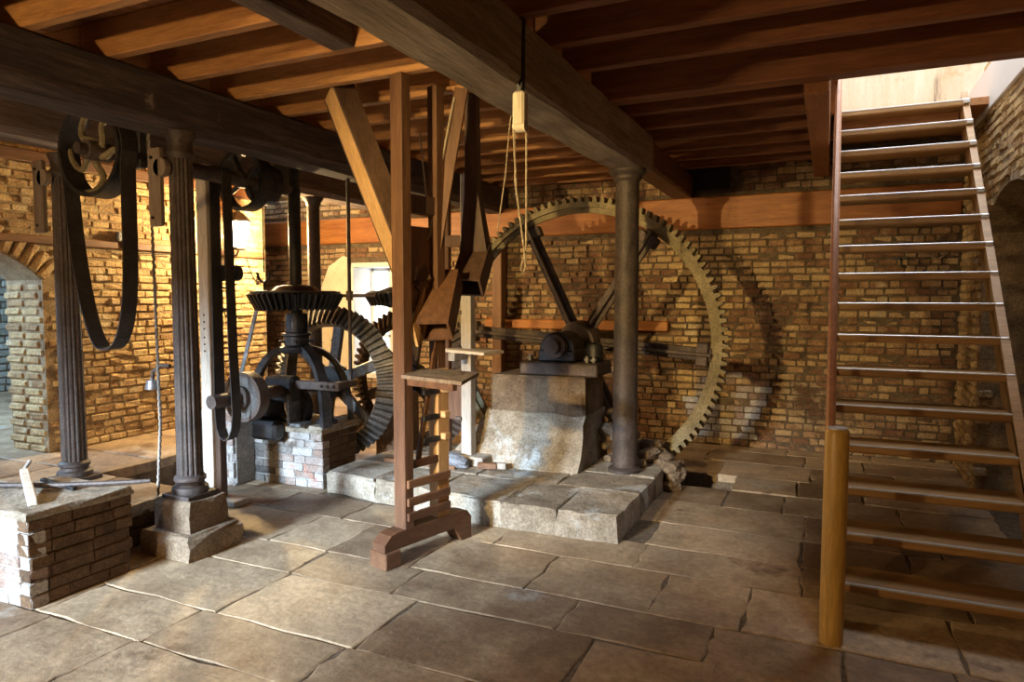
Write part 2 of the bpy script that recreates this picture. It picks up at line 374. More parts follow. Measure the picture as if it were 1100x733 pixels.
# ---- back wall with a window
wb = MB()
wx0, wx1, wz0, wz1 = -5.92, -5.26, .55, 2.03
wb.box((-8.1, YB, -.3), (wx0, YB + .55, 3.12), .003).box((wx1, YB, -.3), (1.7, YB + .55, 3.12), .003)
wb.box((wx0, YB, -.3), (wx1, YB + .55, wz0), .003).box((wx0, YB, wz1), (wx1, YB + .55, 3.12), .003)
wb = struct(wb.build('wall_back', 'mortar_dark'), 'long brown brick wall behind the large toothed wheel')
def keep_back(u, z, ln):
    if wx0 - ln / 2 - .06 < u < wx1 + ln / 2 + .04 and wz0 - .05 < z < wz1 + .12: return False
    if 2.28 < z < 2.69: return False
    if abs(u + 1.25) < .28 + ln / 2 and 2.72 < z < 2.98: return False
    return True
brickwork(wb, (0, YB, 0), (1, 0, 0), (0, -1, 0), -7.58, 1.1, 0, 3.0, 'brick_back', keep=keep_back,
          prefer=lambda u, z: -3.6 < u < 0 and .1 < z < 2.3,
          pick=lambda u, z: 'brick_white' if -2.1 < u < -.6 and random.random() < 1.25 - z / .75 else 'brick_dark' if z > 2.66 and u > -4 else 'brick' if u < -1.0 else 'brick_back')  # top band painted dark as joist shade; left bricks lighter as lamp glow
MB().box((-7.58, YB - .07, 2.32), (1.1, YB + .05, 2.66), .012).build('lintel_beam', 'orange_x', wb)['label'] = 'long orange pine beam let into the brick'
MB().box((-1.52, YB - .05, 2.74), (-.98, YB + .05, 2.97), .01).build('hole_shade', 'hole', wb)  # near-black block stands in for the shade of a wall hole
MB().box((-3.85, YB - .09, 1.22), (-1.6, YB + .03, 1.33), .01).build('wall_rail', 'orange_x', wb)
MB().box((-3.70, YB - .19, 0), (-3.57, YB - .05, 2.31), .01).build('wall_prop', 'oak_z', wb)
# iron wall tie: two small hooks on the wall under the stair
MB().prism([(-6.50, YB - .02, .3), (wx0 - .02, YB - .02, .3), (wx0 - .02, YB - .02, 2.12), (-6.05, YB - .02, 2.16), (-6.3, YB - .02, 2.02), (-6.45, YB - .02, 1.7)], (0, .04, 0)).build('plaster_patch', 'plaster', wb)
# deep window: reveal, frame, panes, bars
w1 = MB()
w1.box((wx0 - .02, YB - .015, wz0 - .02), (wx0 + .03, YB + .45, wz1), .005).box((wx1 - .03, YB - .015, wz0 - .02), (wx1 + .02, YB + .45, wz1), .005)
w1.box((wx0, YB - .015, wz1 - .03), (wx1, YB + .45, wz1 + .03), .005).box((wx0, YB - .03, wz0 - .05), (wx1, YB + .45, wz0 + .02), .005)
w1 = struct(w1.build('window_1', 'whitewash'), 'deep whitewashed window glaring with daylight')
fr = MB()
for x in (wx0 + .05, (wx0 + wx1) / 2, wx1 - .05): fr.box((x - .025, YB + .40, wz0), (x + .025, YB + .44, wz1 - .03), .004)
for z in (wz0 + .04, 1.05, 1.55, wz1 - .05): fr.box((wx0 + .03, YB + .40, z - .02), (wx1 - .03, YB + .44, z + .02), .004)
fr.build('window_frame', 'white_board', w1)
for i in range(2):
    for k in range(3):
        xa = wx0 + .075 + i * .28; MB().box((xa, YB + .415, (.59, 1.07, 1.57)[k]), (xa + .23, YB + .42, (1.03, 1.53, 1.96)[k]), .001).build('pane', 'glass', w1)

# ---- right wall (beside the stair) and wall behind the camera
arcw = [(XR, 5.825 + .775 * math.cos(a * PI / 12), 2.0 + .40 * math.sin(a * PI / 12)) for a in range(0, 13)]
wr = struct(MB().prism([(XR, 8.2, -.2), (XR, 6.60, -.2)] + arcw + [(XR, 5.05, -.2), (XR, -3.6, -.2), (XR, -3.6, 3.10), (XR, 8.2, 3.10)], (.40, 0, 0)).box((XR + .38, -3.6, -.2), (XR + .5, 8.2, 3.1), .003).build('wall_right', 'mortar'), 'rough brick wall along the stair')
brickwork(wr, (XR, 0, 0), (0, 1, 0), (-1, 0, 0), 3.2, 7.64, 0, 3.08, 'brick', bl=.22, bh=.058,
          keep=lambda u, z, ln: not (5.0 < u < 6.65 and z < 2.0 + .45 * math.sqrt(max(0, 1 - ((u - 5.82) / .83) ** 2))), prefer=lambda u, z: z > 1.6)
rw = MB(); rw.box((-6.6, -3.9, -.2), (-4.95, -3.6, 3.12), .003).box((-3.2, -3.9, -.2), (1.7, -3.6, 3.12), .003)
rw.box((-4.95, -3.9, -.2), (-3.2, -3.6, 1.5), .003).box((-4.95, -3.9, 2.88), (-3.2, -3.6, 3.12), .003)
struct(rw.build('wall_front', 'brick_back'))
w2 = MB()
for z in (1.52, 2.86): w2.box((-4.95, -3.85, z - .02), (-3.2, -3.80, z + .02), .003)
for x in (-4.93, -4.075, -3.22): w2.box((x - .02, -3.85, 1.5), (x + .02, -3.80, 2.88), .003)
struct(w2.build('window_2', 'white_board'))

# ---- upstairs, seen through the stair opening
up = MB().box((-2.5, YB, 3.12), (3.6, YB + .4, 5.7), .003).build('wall_upstairs', 'plaster_up'); struct(up, 'sunlit stained plaster wall above the stair')
u2 = struct(MB().box((3.2, 2.5, 3.12), (3.6, 8.0, 5.7), .003).box((-2.9, 2.5, 3.12), (-2.5, 8.0, 5.7), .003).box((-2.9, 2.1, 3.12), (3.6, 2.5, 5.7), .003).build('wall_upstairs_side', 'plaster'))
fa = MB().box((XR - .03, 4.0, 3.06), (XR + .02, 7.64, 3.42), .006).build('trim_1', 'white_board'); struct(fa, 'white painted board edging the stair opening')
MB().box((XR + .02, 2.5, 3.02), (3.2, 7.64, 3.10), .004).build('upstairs_floor', 'plank_y', fa)

# ---- floor: earth bed, flagstones, raised left part
fl = MB(); fl.box((-8.1, -3.6, -.3), (XR + .45, 5.86, -.007), .003).box((-8.1, 6.34, -.3), (XR + .45, 8.1, -.007), .003).box((-8.1, 5.86, -.3), (-3.5, 6.34, -.007), .003).box((-.7, 5.86, -.3), (XR + .45, 6.34, -.007), .003)
fl.box((-3.6, 5.8, -.5), (-.6, 6.4, -.3), .003)
fl.box((-11, -.3, -.3), (-8.05, 7.3, .2), .003)
fl = struct(fl.build('floor', 'earth'), 'worn stone flag floor')
def flag(parent, name, x0, x1, y0, y1, zt, th=.07, j=.015, m='flag', zj=.001):
    """an irregular slab: jittered outline, worn arris, slightly tilted"""
    n = []
    def edge(a, b, k):
        for i in range(k): 
            q = a.lerp(b, i / k); n.append(q + V((random.uniform(-j, j), random.uniform(-j, j), 0)) * (1 if i else .6))
    A = [V((x0, y0, 0)), V((x1, y0, 0)), V((x1, y1, 0)), V((x0, y1, 0))]
    for i in range(4): edge(A[i], A[(i + 1) % 4], 4)
    c = sum(n, V()) / len(n); tx, ty = random.uniform(-zj, zj), random.uniform(-zj, zj); dz = random.uniform(-zj, zj)
    def top(p, s, d): 
        q = c + (p - c) * s; return V((q.x, q.y, zt + dz + d + tx * (q.x - c.x) + ty * (q.y - c.y)))
    b = MB(); ins = 1 - .005 / max(.1, min(x1 - x0, y1 - y0) / 2)
    b.loft([[V((p.x, p.y, zt - th)) for p in n], [top(p, 1, -.004) for p in n], [top(p, ins, 0) for p in n]])
    return b.build(name, m, parent)
random.seed(21)
y = 1.2
while y < 7.6:
    dy = random.choice((.36, .42, .48, .55)); x = XR - .02 + random.uniform(-.2, .0)
    y1 = min(y + dy, 7.64)
    for cut in (5.86, 6.34):
        if y < cut - .001 and y1 > cut - .18: y1 = cut
    pit = abs(y - 5.86) < .01
    x = XR
    while x > -7.5:
        w = random.uniform(.42, .98); xa = x - w
        if pit and x > -.70 and xa < -.50: xa = -.70
        if pit and x < -.69 and xa > -3.5: xa = -3.52
        xm, ym = (x + xa) / 2, (y + y1) / 2
        inpit = pit and -3.55 < xm < -.71
        low = not ((xm < -4.0 and ym < 3.45) or xm < -5.0) 
        if low and not (-3.6 < xm < -1.5 and 4.55 < ym < 5.8):
            xe = x
            if not inpit: flag(fl, 'flagstone', max(xa, -5.0) + .004, xe - .004, y + .004, y1 - .004, .0 if not (xm > -1.1 and ym > 6.0) else .008)
        x = xa
    y = y1
# raised part along the left wall
random.seed(5)
rf = MB().box((-8.2, -3.6, -.2), (-4.02, 3.36, .21), .004).box((-8.2, 3.36, -.2), (-4.98, 8.1, .21), .004).build('floor_raised', 'earth'); struct(rf, 'raised stone floor by the lamp-lit wall')
y = -.2
while y < 7.6:
    dy = random.choice((.5, .6, .7)); y1 = y + dy; x = -4.0 if y < 3.3 else -4.96
    if y < 3.36 < y1: y1 = 3.36
    while x > -7.0:
        w = random.uniform(.7, 1.2); flag(rf, 'flagstone', max(x - w, -7.6) + .01, x - .01, y + .01, y1 - .01, .27, .08); x -= w
    y = y1
brickwork(rf, (-4.0, 0, 0), (0, 1, 0), (1, 0, 0), 1.2, 3.34, 0, .19, 'brick_dark')
for k in range(12): flag(rf, 'flagstone', -10.5 + (k % 4) * 1.0 + .01, -10.5 + (k % 4) * 1.0 + .99, 1.6 + (k // 4) * 1.8, 3.39 + (k // 4) * 1.8, .27, .07)

# ---- ceiling: boards, joists, trimmers
random.seed(11)
ce = struct(MB().box((-6.1, -3.7, 3.13), (-.03, 8.0, 3.20), .003).box((-.03, -3.7, 3.13), (1.7, 4.42, 3.20), .003).box((-.03, 6.52, 3.10), (1.12, 8.0, 3.16), .003).build('ceiling', 'plank_y'), 'ceiling of pine boards on exposed joists')
x = -6.0
while x < XR - .02:
    w = random.uniform(.16, .22); xe = min(x + w, XR); ye = 7.64 if xe < .03 else 4.42
    MB().box((x + .002, -3.5, 3.10), (xe - .002, ye, 3.128), .003).build('ceiling_board', 'plank_y', ce); x = xe
def joist(x0, x1, y, z0=2.90, w=.065, m='joist_x'):
    h = w / 2; MB().box((x0, y - h, z0), (x1, y + h, 3.10), .006).build('joist', m, ce)
ys = [2.14 + .446 * k for k in range(-12, 13)]
for y in ys:
    if y > 7.6: continue
    joist(-6.0, -3.80, y)
    joist(-3.80, -2.36 if 2.0 < y < 2.9 else -1.52, y)
yr_ = [3.02 + .43 * k for k in range(-15, 3)] + [4.95 + .45 * k for k in range(6)]
for y in yr_: joist(-1.45, XR if y < 4.4 else -.12, y, m='joist_red_x')
MB().box((-1.45, 4.38, 2.86), (XR, 4.52, 3.10), .008).build('trimmer', 'joist_red_x', ce)
MB().box((-.17, 4.52, 2.80), (-.03, 7.62, 3.10), .008).build('trimmer', 'pine_y', ce)
MB().box((-2.42, 1.9, 2.895), (-2.28, 3.0, 3.10), .008).build('trimmer', 'old_beam_y', ce)
MB().box((-.03, 6.56, 2.94), (.90, 6.64, 3.10), .006).build('trimmer', 'joist_x', ce)

# ================================================================== BEAMS AND COLUMNS
def old_beam(name, x0, x1, z0, z1, ya, yb, m, label, ch=.05, j=.012):
    secs = []; n = 26; dx = dz = 0
    for i in range(n + 1):
        y = ya + (yb - ya) * i / n; dx = dx * .7 + random.uniform(-j, j); dz = dz * .7 + random.uniform(-j, j) * .5
        c = ch * random.uniform(.6, 1.3); pts = [(x0 + c, z0), (x1 - c, z0), (x1, z0 + c), (x1, z1 - .02), (x1 - .02, z1), (x0 + .02, z1), (x0, z1 - .02), (x0, z0 + c)]
        secs.append([V((px + dx + random.uniform(-j, j) * .4, y, pz + (dz if pz < z1 - .05 else 0))) for px, pz in pts])
    o = MB().loft(secs).build(name, m); tag(o, label, 'beam', 'old main beams'); return o
old_beam('timber_beam', -3.89, -3.57, 2.60, 2.90, -3.5, 7.6, 'old_beam_y', 'dark rough timber beam resting on the fluted column with stepped plinth', .06)
old_beam('timber_beam', -4.92, -4.60, 2.60, 2.90, -3.5, 7.6, 'old_beam_y', 'dark timber beam nearest the lamp-lit wall, over a slim round column', .04)
gbm = old_beam('timber_beam', -1.64, -1.34, 2.60, 2.90, -3.5, 5.62, 'grey_beam_y', 'thick grey old timber beam running to the round column in the middle', .03)
MB().box((-1.345, 3.00, 2.58), (-1.325, 3.035, 2.90), .003).build('iron_strap', 'iron', gbm)
old_beam('timber_beam', -1.58, -1.36, 2.66, 2.90, 5.63, 7.64, 'oak_x', 'short brown timber beam from the round column to the back wall', .02, .003)

def fluted(x, y, z0, r, label, plinth):
    c = thing('fluted_column', (x, y, 0 if plinth else z0), label, 'column', 'fluted iron columns')
    n = 96; zs_ = [z0 + .14, z0 + .17, 2.42, 2.45]; secs = []
    for z in zs_:
        q = r * (1.06 - .14 * (z - z0) / 2.3)
        secs.append([V((x + math.cos(2 * PI * k / n) * q * (1 - .10 * max(0, math.cos(2 * PI * k * 16 / n))), y + math.sin(2 * PI * k / n) * q * (1 - .10 * max(0, math.cos(2 * PI * k * 16 / n))), z)) for k in range(n)])
    MB().loft(secs).build('shaft', 'column_paint', c)
    MB().lathe((x, y, z0), (0, 0, 1), [(r * 1.45, .03), (r * 1.5, .045), (r * 1.45, .07), (r * 1.2, .08), (r * 1.15, .10), (r * 1.3, .11), (r * 1.3, .13), (r * 1.08, .145)], 32).build('base_moulding', 'column_paint', c, True)
    MB().box((x - r * 1.6, y - r * 1.6, z0), (x + r * 1.6, y + r * 1.6, z0 + .032), .004).build('base_plate', 'column_paint', c)
    MB().lathe((x, y, 0), (0, 0, 1), [(r * .95, 2.44), (r * 1.1, 2.46), (r * 1.1, 2.48), (r * .95, 2.50), (r * 1.0, 2.55), (r * 1.2, 2.59), (r * 1.2, 2.605)], 28).build('capital', 'column_paint', c, True)
    return c
random.seed(3)
B = fluted(-3.64, 3.05, .34, .073, 'fluted dark iron column on a stepped stone plinth beside a hanging rope', True)
A = fluted(-4.955, 3.165, .27, .078, 'fluted dark iron column behind the loop of loose belt', False)
def bracket(par, x, y, z0, z1):
    b = MB(); b.box((x - .07, y - .02, z0), (x + .03, y + .02, z1), .008); b.cyl((x + .035, y - .02, z1 - .12), (x + .035, y + .02, z1 - .12), .055, n=16); b.build('timber_bracket', 'bracket_z', par)
    for z in (z0 + .05, z1 - .06): MB().cyl((x - .03, y - .03, z), (x - .03, y - .015, z), .010, n=10).build('bolt', 'iron', par)
bracket(B, -3.715, 2.95, 2.03, 2.50)
bracket(A, -5.03, 3.06, 2.05, 2.55)
def round_col(x, y, z0, z1, r, label):
    c = thing('round_column', (x, y, z0), label, 'column', 'round iron columns')
    MB().cyl((x, y, z0 + .02), (x, y, z1 - .05), r * 1.03, r * .94, 32).build('shaft', 'column_paint', c, True)
    MB().lathe((x, y, z0), (0, 0, 1), [(r * 1.35, 0), (r * 1.35, .025), (r * 1.1, .045), (r * 1.0, .05)], 28).build('base_ring', 'column_paint', c, True)
    MB().lathe((x, y, z1), (0, 0, 1), [(r * .95, -.09), (r * 1.15, -.07), (r * 1.15, -.05), (r * 1.5, -.02), (r * 1.5, .005)], 28).build('capital', 'column_paint', c, True)
round_col(-1.48, 5.42, .18, 2.60, .098, 'smooth round iron column under the grey beam in front of the large toothed wheel')
round_col(-4.76, 5.55, .0, 2.60, .066, 'slim round iron column behind the horizontal cog wheel')

# ================================================================== STAIRCASE
st = thing('staircase', (0.45, 4.6, 0), 'steep open wooden staircase with metal nosings rising to a bright opening', 'staircase')
RISE, GO = .195, .18
for i in range(1, 17):
    z = RISE * i; y = 3.5 + GO * i
    tr = MB().box((.045, y, z - .045), (.915, y + .265, z), .009).build('tread', 'tread_x', st)
    MB().box((.05, y - .002, z - .007), (.91, y + .018, z + .003), .0015).build('nosing', 'metal', tr)
    MB().box((.90, y - .008, z - .03), (.945, y + .03, z + .005), .006).build('end_plate', 'metal', tr)
def stringer(x0, x1, lo, up_, ya=3.42, yb=6.52):
    f = lambda y: (y - 3.5) / GO * RISE
    b = MB(); b.prism([(x0, ya, max(0, f(ya) - lo)), (x0, ya + .28, 0), (x0, yb, f(yb) - lo), (x0, yb, f(yb) + up_ - .10), (x0, ya, f(ya) + up_)], (x1 - x0, 0, 0)); return b
stringer(.0, .045, .28, .07).build('stringer', 'rail', st)
stringer(.90, .945, .28, .04).build('stringer', 'tread_x', st)
nw = MB().lathe((.05, 3.44, 0), (0, 0, 1), [(.052, 0), (.052, .985), (.047, .998), (.045, 1.0)], 32).build('newel_post', 'newel', st, True)
MB().cyl((.05, 3.44, 1.0), (.05, 3.44, 1.006), .043, n=28).build('newel_cap', 'metal', nw)
hr = MB(); pts = [V((.022, 3.46, .93)), V((.022, 6.4, .93 + 2.94 * RISE / GO))]
hr.bar(pts[0], pts[1], .042, .055, .012, (1, 0, 0)); hr.build('handrail', 'rail', st)
for k in range(3):
    y = 4.3 + k * .8; z = (y - 3.5) / GO * RISE
    MB().box((.007, y - .018, z - .05), (.037, y + .018, z + .90 - .0), .004).build('baluster', 'rail', st)
# upstairs guard rail posts behind the white board
gr = thing('guard_rail', (XR + .10, 5.8, 3.10), 'orange wooden guard rail upstairs behind the white board', 'railing')
for y in (4.9, 5.9, 6.9): MB().box((XR + .08, y - .03, 3.10), (XR + .13, y + .03, 4.05), .006).build('post', 'newel', gr)
for z in (3.55, 3.98): MB().box((XR + .07, 4.4, z), (XR + .14, 7.4, z + .07), .006).build('rail', 'newel', gr)

# ================================================================== GREAT SPUR WHEEL
GX, GY, GZ, GR = -2.10, 6.10, 1.18, 1.335
g = thing('great_gear_wheel', (GX, GY, 0), 'huge toothed iron wheel with six spokes standing before the back wall', 'gear wheel')
Yv = V((0, 1, 0))
rim = MB().ring((GX, GY, GZ), Yv, 1.240, 1.288, -.055, .055, 120); rim.ring((GX, GY, GZ), Yv, 1.19, 1.242, -.012, .012, 120); rim.build('rim', 'gear', g, True)
tm = MB(); tm.loft([[V((-.026, -.06, 0)), V((.026, -.06, 0)), V((.026, .06, 0)), V((-.026, .06, 0))], [V((-.022, -.06, .035)), V((.022, -.06, .035)), V((.022, .06, .035)), V((-.022, .06, .035))], [V((-.010, -.06, .074)), V((.010, -.06, .074)), V((.010, .06, .074)), V((-.010, .06, .074))]])
tme = tm.build('tooth', 'gear', g); tmesh = tme.data; bpy.data.objects.remove(tme)
# template vertices were shifted by the wheel origin: undo
for v in tmesh.vertices: v.co += ORG[g.name]
NT = 112
for k in range(NT):
    a = 2 * PI * k / NT
    inst('tooth', tmesh, g, Matrix.Translation((GX, GY, GZ)) @ Matrix.Rotation(a, 4, 'Y') @ Matrix.Translation((0, 0, 1.285)) @ Matrix.Diagonal((.85, 1, .72, 1)))
for k in range(6):
    a = math.radians(56 + 60 * k); d = V((math.cos(a), 0, math.sin(a))); c = V((GX, GY, GZ)); s_ = V((-math.sin(a), 0, math.cos(a)))
    sp = MB(); sp.bar(c + d * .16, c + d * 1.20, .115, .035, .006, s_); sp.bar(c + d * .16 - Yv * .03, c + d * 1.20 - Yv * .03, .03, .075, .006, s_)
    sp.obox(c + d * 1.12, (.10, .10, .20), Matrix((d, Yv, s_)).transposed(), .01); sp.build('spoke', 'iron_brown', g)
MB().lathe((GX, GY, GZ), Yv, [(.10, -.14), (.17, -.13), (.20, -.06), (.20, .06), (.17, .13), (.10, .14)], 32).build('hub', 'iron_brown', g, True)
MB().cyl((GX, 5.36, GZ), (GX, 7.5, GZ), .062, n=28).build('axle', 'iron_brown', g, True)
# bearing on its pedestal
be = thing('shaft_bearing', (GX, 5.62, .93), 'iron shaft bearing on a heavy bed plate atop the stone pedestal', 'bearing')
MB().box((-2.42, 5.42, .932), (-1.72, 5.84, 1.045), .012).build('bed_plate', 'iron_brown', be)
bb = MB(); bb.box((-2.27, 5.47, 1.045), (-1.93, 5.78, 1.15), .015)
bb.prism([V((GX + .155 * math.cos(k * PI / 12), 5.48, GZ - .035 + .155 * math.sin(k * PI / 12))) for k in range(13)], (0, .29, 0)); bb.build('housing', 'iron', be)
MB().ring((GX, 5.47, GZ), Yv, .064, .10, -.05, .02, 32).build('collar', 'iron_brown', be, True)
for x in (-2.36, -1.84, -1.78):
    MB().cyl((x, 5.52, 1.04), (x, 5.52, 1.10), .017, n=10).build('bolt', 'iron_grey', be); MB().cyl((x, 5.52, 1.06), (x, 5.52, 1.08), .03, n=6).build('nut', 'iron_grey', be)
bb = MB(); bb.lathe((-1.82, 5.66, 1.045), (0, 0, 1), [(.075, 0), (.075, .12), (.06, .15), (.03, .16)], 20); bb.build('grease_pot', 'iron', be, True)

# stone pedestal under the bearing
random.seed(8)
p2 = thing('stone_pedestal', (-2.3, 5.6, 0), 'broad flared stone pedestal carrying the shaft bearing of the huge wheel', 'pedestal')
MB().box((-2.68, 5.38, .60), (-1.82, 5.96, .93), .02, .010).build('cap_block', 'stone_brown', p2)
secs = []
for i, (z, x0, x1, y0) in enumerate([(.10, -3.02, -1.78, 5.12), (.18, -3.00, -1.79, 5.16), (.30, -2.92, -1.80, 5.24), (.42, -2.83, -1.81, 5.31), (.53, -2.75, -1.82, 5.36), (.61, -2.71, -1.81, 5.37)]):
    s_ = []
    for k in range(9): s_.append(V((x0 + (x1 - x0) * k / 8 + random.uniform(-.01, .01), y0 + random.uniform(-.018, .018), z + random.uniform(-.012, .012))))
    s_ += [V((x1, 5.66, z)), V((x1, 5.97, z)), V((-2.3, 5.97, z)), V((x0, 5.97, z)), V((x0 + random.uniform(-.02, .02), 5.6, z))]
    secs.append(s_)
MB().loft(secs).build('flared_foot', 'stone', p2)
for k in range(70):     # rubble leaning on its right side
    t_ = random.random(); x = -1.76 + t_ * .68; zt = max(.10, .66 - t_ * .52) ; z = random.uniform(.04, zt)
    r_ = random.uniform(.07, .12); R = Matrix.Rotation(random.uniform(0, 3), 3, 'Z') @ Matrix.Rotation(random.uniform(-.5, .5), 3, 'X')
    MB().obox((x, 5.74 + random.uniform(-.13, .18), z), (r_ * 1.3, r_, r_ * .75), R, r_ * .2, r_ * .10).build('rubble_stone', 'stone_brown', p2)

# (worn plinth of the fluted column, built here because it shares the slab shape)
# ---- low stone platform
random.seed(14)
pf = thing('stone_platform', (-2.4, 4.9, 0), 'low worn stone platform around the pedestals with a whitened front', 'platform')
MB().box((-3.66, 4.50, 0), (-1.26, 5.8, .13), .02).build('core', 'earth', pf)
edge_y = lambda x: 4.42 - (x + 3.7) * .12 if x < -2.0 else 4.22 + (x + 2.0) * .04
xs = [-3.70, -3.18, -2.62, -2.02, -1.62, -1.20]
def slab(x0, x1, y0, y1, zt, th, m, j=.018):
    """squarish block with worn, wavy faces"""
    nx, nz = 5, 3; secs = []
    n = []
    for k in range(nx): n.append((x0 + (x1 - x0) * k / nx, y0 if not callable(y0) else y0(x0 + (x1 - x0) * k / nx)))
    for k in range(3): n.append((x1, (y0 if not callable(y0) else y0(x1)) + (y1 - (y0 if not callable(y0) else y0(x1))) * k / 3))
    for k in range(3): n.append((x1 + (x0 - x1) * k / 3, y1))
    for k in range(3): n.append((x0, y1 + ((y0 if not callable(y0) else y0(x0)) - y1) * k / 3))
    cx = sum(p[0] for p in n) / len(n); cy = sum(p[1] for p in n) / len(n)
    for (z, s_) in ((zt - th, .0), (zt - th * .5, .0), (zt - .03, .002), (zt - .006, .008), (zt, .020)):
        q = []
        for (px, py) in n:
            d = V((cx - px, cy - py, 0)).normalized() * s_ + V((random.uniform(-j, j), random.uniform(-j, j), 0)) * .6
            q.append(V((px, py, z + random.uniform(-.006, .006))) + d)
        secs.append(q)
    return MB().loft(secs)
slab(-3.86, -3.44, 2.86, 3.26, .16, .16, 'stone_brown', .022).build('plinth_step', 'stone_brown', B)
slab(-3.80, -3.49, 2.91, 3.20, .345, .20, 'stone_brown', .012).build('plinth_block', 'stone_brown', B)
for i in range(5):
    a, b = xs[i] + .001, xs[i + 1] - .001
    slab(a, b, edge_y, 4.82, .18, .18, 'stone').build('edge_stone', 'stone', pf)
rows = [(4.825, 5.30), (5.305, 5.80)]
for ya, yb in rows:
    x = -3.68
    while x < -1.3:
        w = random.uniform(.45, .7); xe = x + w if x + w < -1.45 else -1.20
        slab(x + .002, xe - .002, ya, yb, .18 + random.uniform(-.006, .006), .17, 'stone', .012).build('paving_stone', 'stone', pf); x = xe

# ================================================================== MILL GEARING ON THE BRICK PEDESTAL
MX, MY = -4.15, 4.60
random.seed(9)
p1 = thing('brick_pedestal', (-4.25, 4.8, 0), 'whitewashed brick pedestal stained black under the iron arch frame', 'pedestal')
MB().box((-4.74, 4.47, 0), (-3.79, 4.92, .47), .01).build('core', 'mortar_white', p1)
pk = lambda u, z: 'brick_soot' if abs(u + 4.32 + .1 * math.sin(z * 9)) < .20 else 'brick_white'
brickwork(p1, (0, 4.46, 0), (1, 0, 0), (0, -1, 0), -4.76, -3.77, 0, .47, 'brick_white', bl=.22, bh=.062, pick=pk, gap=.006, proud=.002, jit=.003)
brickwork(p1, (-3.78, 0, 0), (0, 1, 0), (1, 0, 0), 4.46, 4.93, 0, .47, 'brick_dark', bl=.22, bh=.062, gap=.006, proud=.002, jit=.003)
slab(-4.78, -3.75, 4.43, 4.95, .53, .06, 'stone').build('top_slab', 'stone', p1)
# left wing of the pedestal, painted
brickwork(p1, (0, 4.22, 0), (1, 0, 0), (0, -1, 0), -4.92, -4.52, 0, .62, 'brick_white', bl=.22, bh=.062, gap=.006, proud=.002, jit=.003)
MB().box((-4.92, 4.23, 0), (-4.52, 4.47, .63), .02, .008).build('wing_core', 'mortar_white', p1)

def bevel_tooth(r0, h0, r1, h1, w0, w1, dep, m):
    """tooth mesh in local frame: radial x, axis z; from (r0,h0) to (r1,h1), standing out along the cone normal"""
    d = V((r1 - r0, 0, h1 - h0)).normalized(); n = V((0, 1, 0)).cross(d); 
    b = MB(); secs = []
    for (r, h, w) in ((r0, h0, w0), (r1, h1, w1)):
        p = V((r, 0, h)); e = dep * w / w0
        secs.append([p + V((0, -w / 2, 0)), p + V((0, w / 2, 0)), p + V((0, w * .28, 0)) + n * e, p + V((0, -w * .28, 0)) + n * e])
    b.loft(secs); o = b.build('tooth', m); me = o.data; bpy.data.objects.remove(o); return me
def bevel_gear(par, c, R3, r0, h0, r1, h1, nt, m, spokes, hub_r, rim_t=.05, flip=1, ns=6):
    """R3 maps local z to the gear axis; teeth cone from outer (r0,h0) to inner (r1,h1)"""
    c = V(c); T = Matrix.Translation(c) @ R3.to_4x4()
    n = 96; b = MB(); secs = []
    d = V((r1 - r0, 0, h1 - h0)).normalized(); nn = V((0, 1, 0)).cross(d) * flip
    for k in range(n):
        a = 2 * PI * k / n; q = []
        for p in (V((r0, 0, h0)), V((r1, 0, h1)), V((r1, 0, h1)) - nn * rim_t, V((r0, 0, h0)) - nn * rim_t):
            q.append(T @ V((p.x * math.cos(a), p.x * math.sin(a), p.z)))
        secs.append(q)
    secs.append(secs[0]); b.loft(secs, False); b.build('rim', m, par, True)
    tme = bevel_tooth(r0, h0, r1, h1, 2 * PI * r0 / nt * .62, 2 * PI * r1 / nt * .62, .042 * flip, m)
    for k in range(nt): inst('tooth', tme, par, T @ Matrix.Rotation(2 * PI * k / nt, 4, 'Z'))
    hz = h1 if not spokes else (h0 + h1) / 2
    if spokes:
        for k in range(ns):
            a = 2 * PI * k / ns + .35; e = V((math.cos(a), math.sin(a), 0)); f = V((-math.sin(a), math.cos(a), 0))
            s_ = MB(); A_ = T @ (e * hub_r * .8 + V((0, 0, hz))); B_ = T @ (e * (r1 + .01) + V((0, 0, hz))); s_.bar(A_, B_, .10, .05, .008, R3 @ f); s_.build('spoke', m, par)
    return T
RZ = Matrix.Identity(3)
# crown wheel: teeth point down and out
cw = thing('crown_wheel', (MX, MY, 1.45), 'black horizontal cog wheel with downward teeth above the arched iron frame', 'gear wheel')
bevel_gear(cw, (MX, MY, 0), RZ, .365, 1.635, .30, 1.50, 44, 'iron', False, .1, .035, flip=-1)
MB().lathe((MX, MY, 0), (0, 0, 1), [(.37, 1.63), (.37, 1.645), (.20, 1.65), (.16, 1.69), (.10, 1.70), (.10, 1.49), (.295, 1.505)], 64, False).build('web', 'iron', cw, True)
MB().lathe((MX, MY, 0), (0, 0, 1), [(.088, 1.46), (.095, 1.44), (.095, 1.30), (.075, 1.28), (.07, 1.22)], 28).build('lower_hub', 'iron', cw, True)
MB().cyl((MX, MY, 1.12), (MX, MY, 2.89), .052, n=24).build('vertical_shaft', 'iron', cw, True)
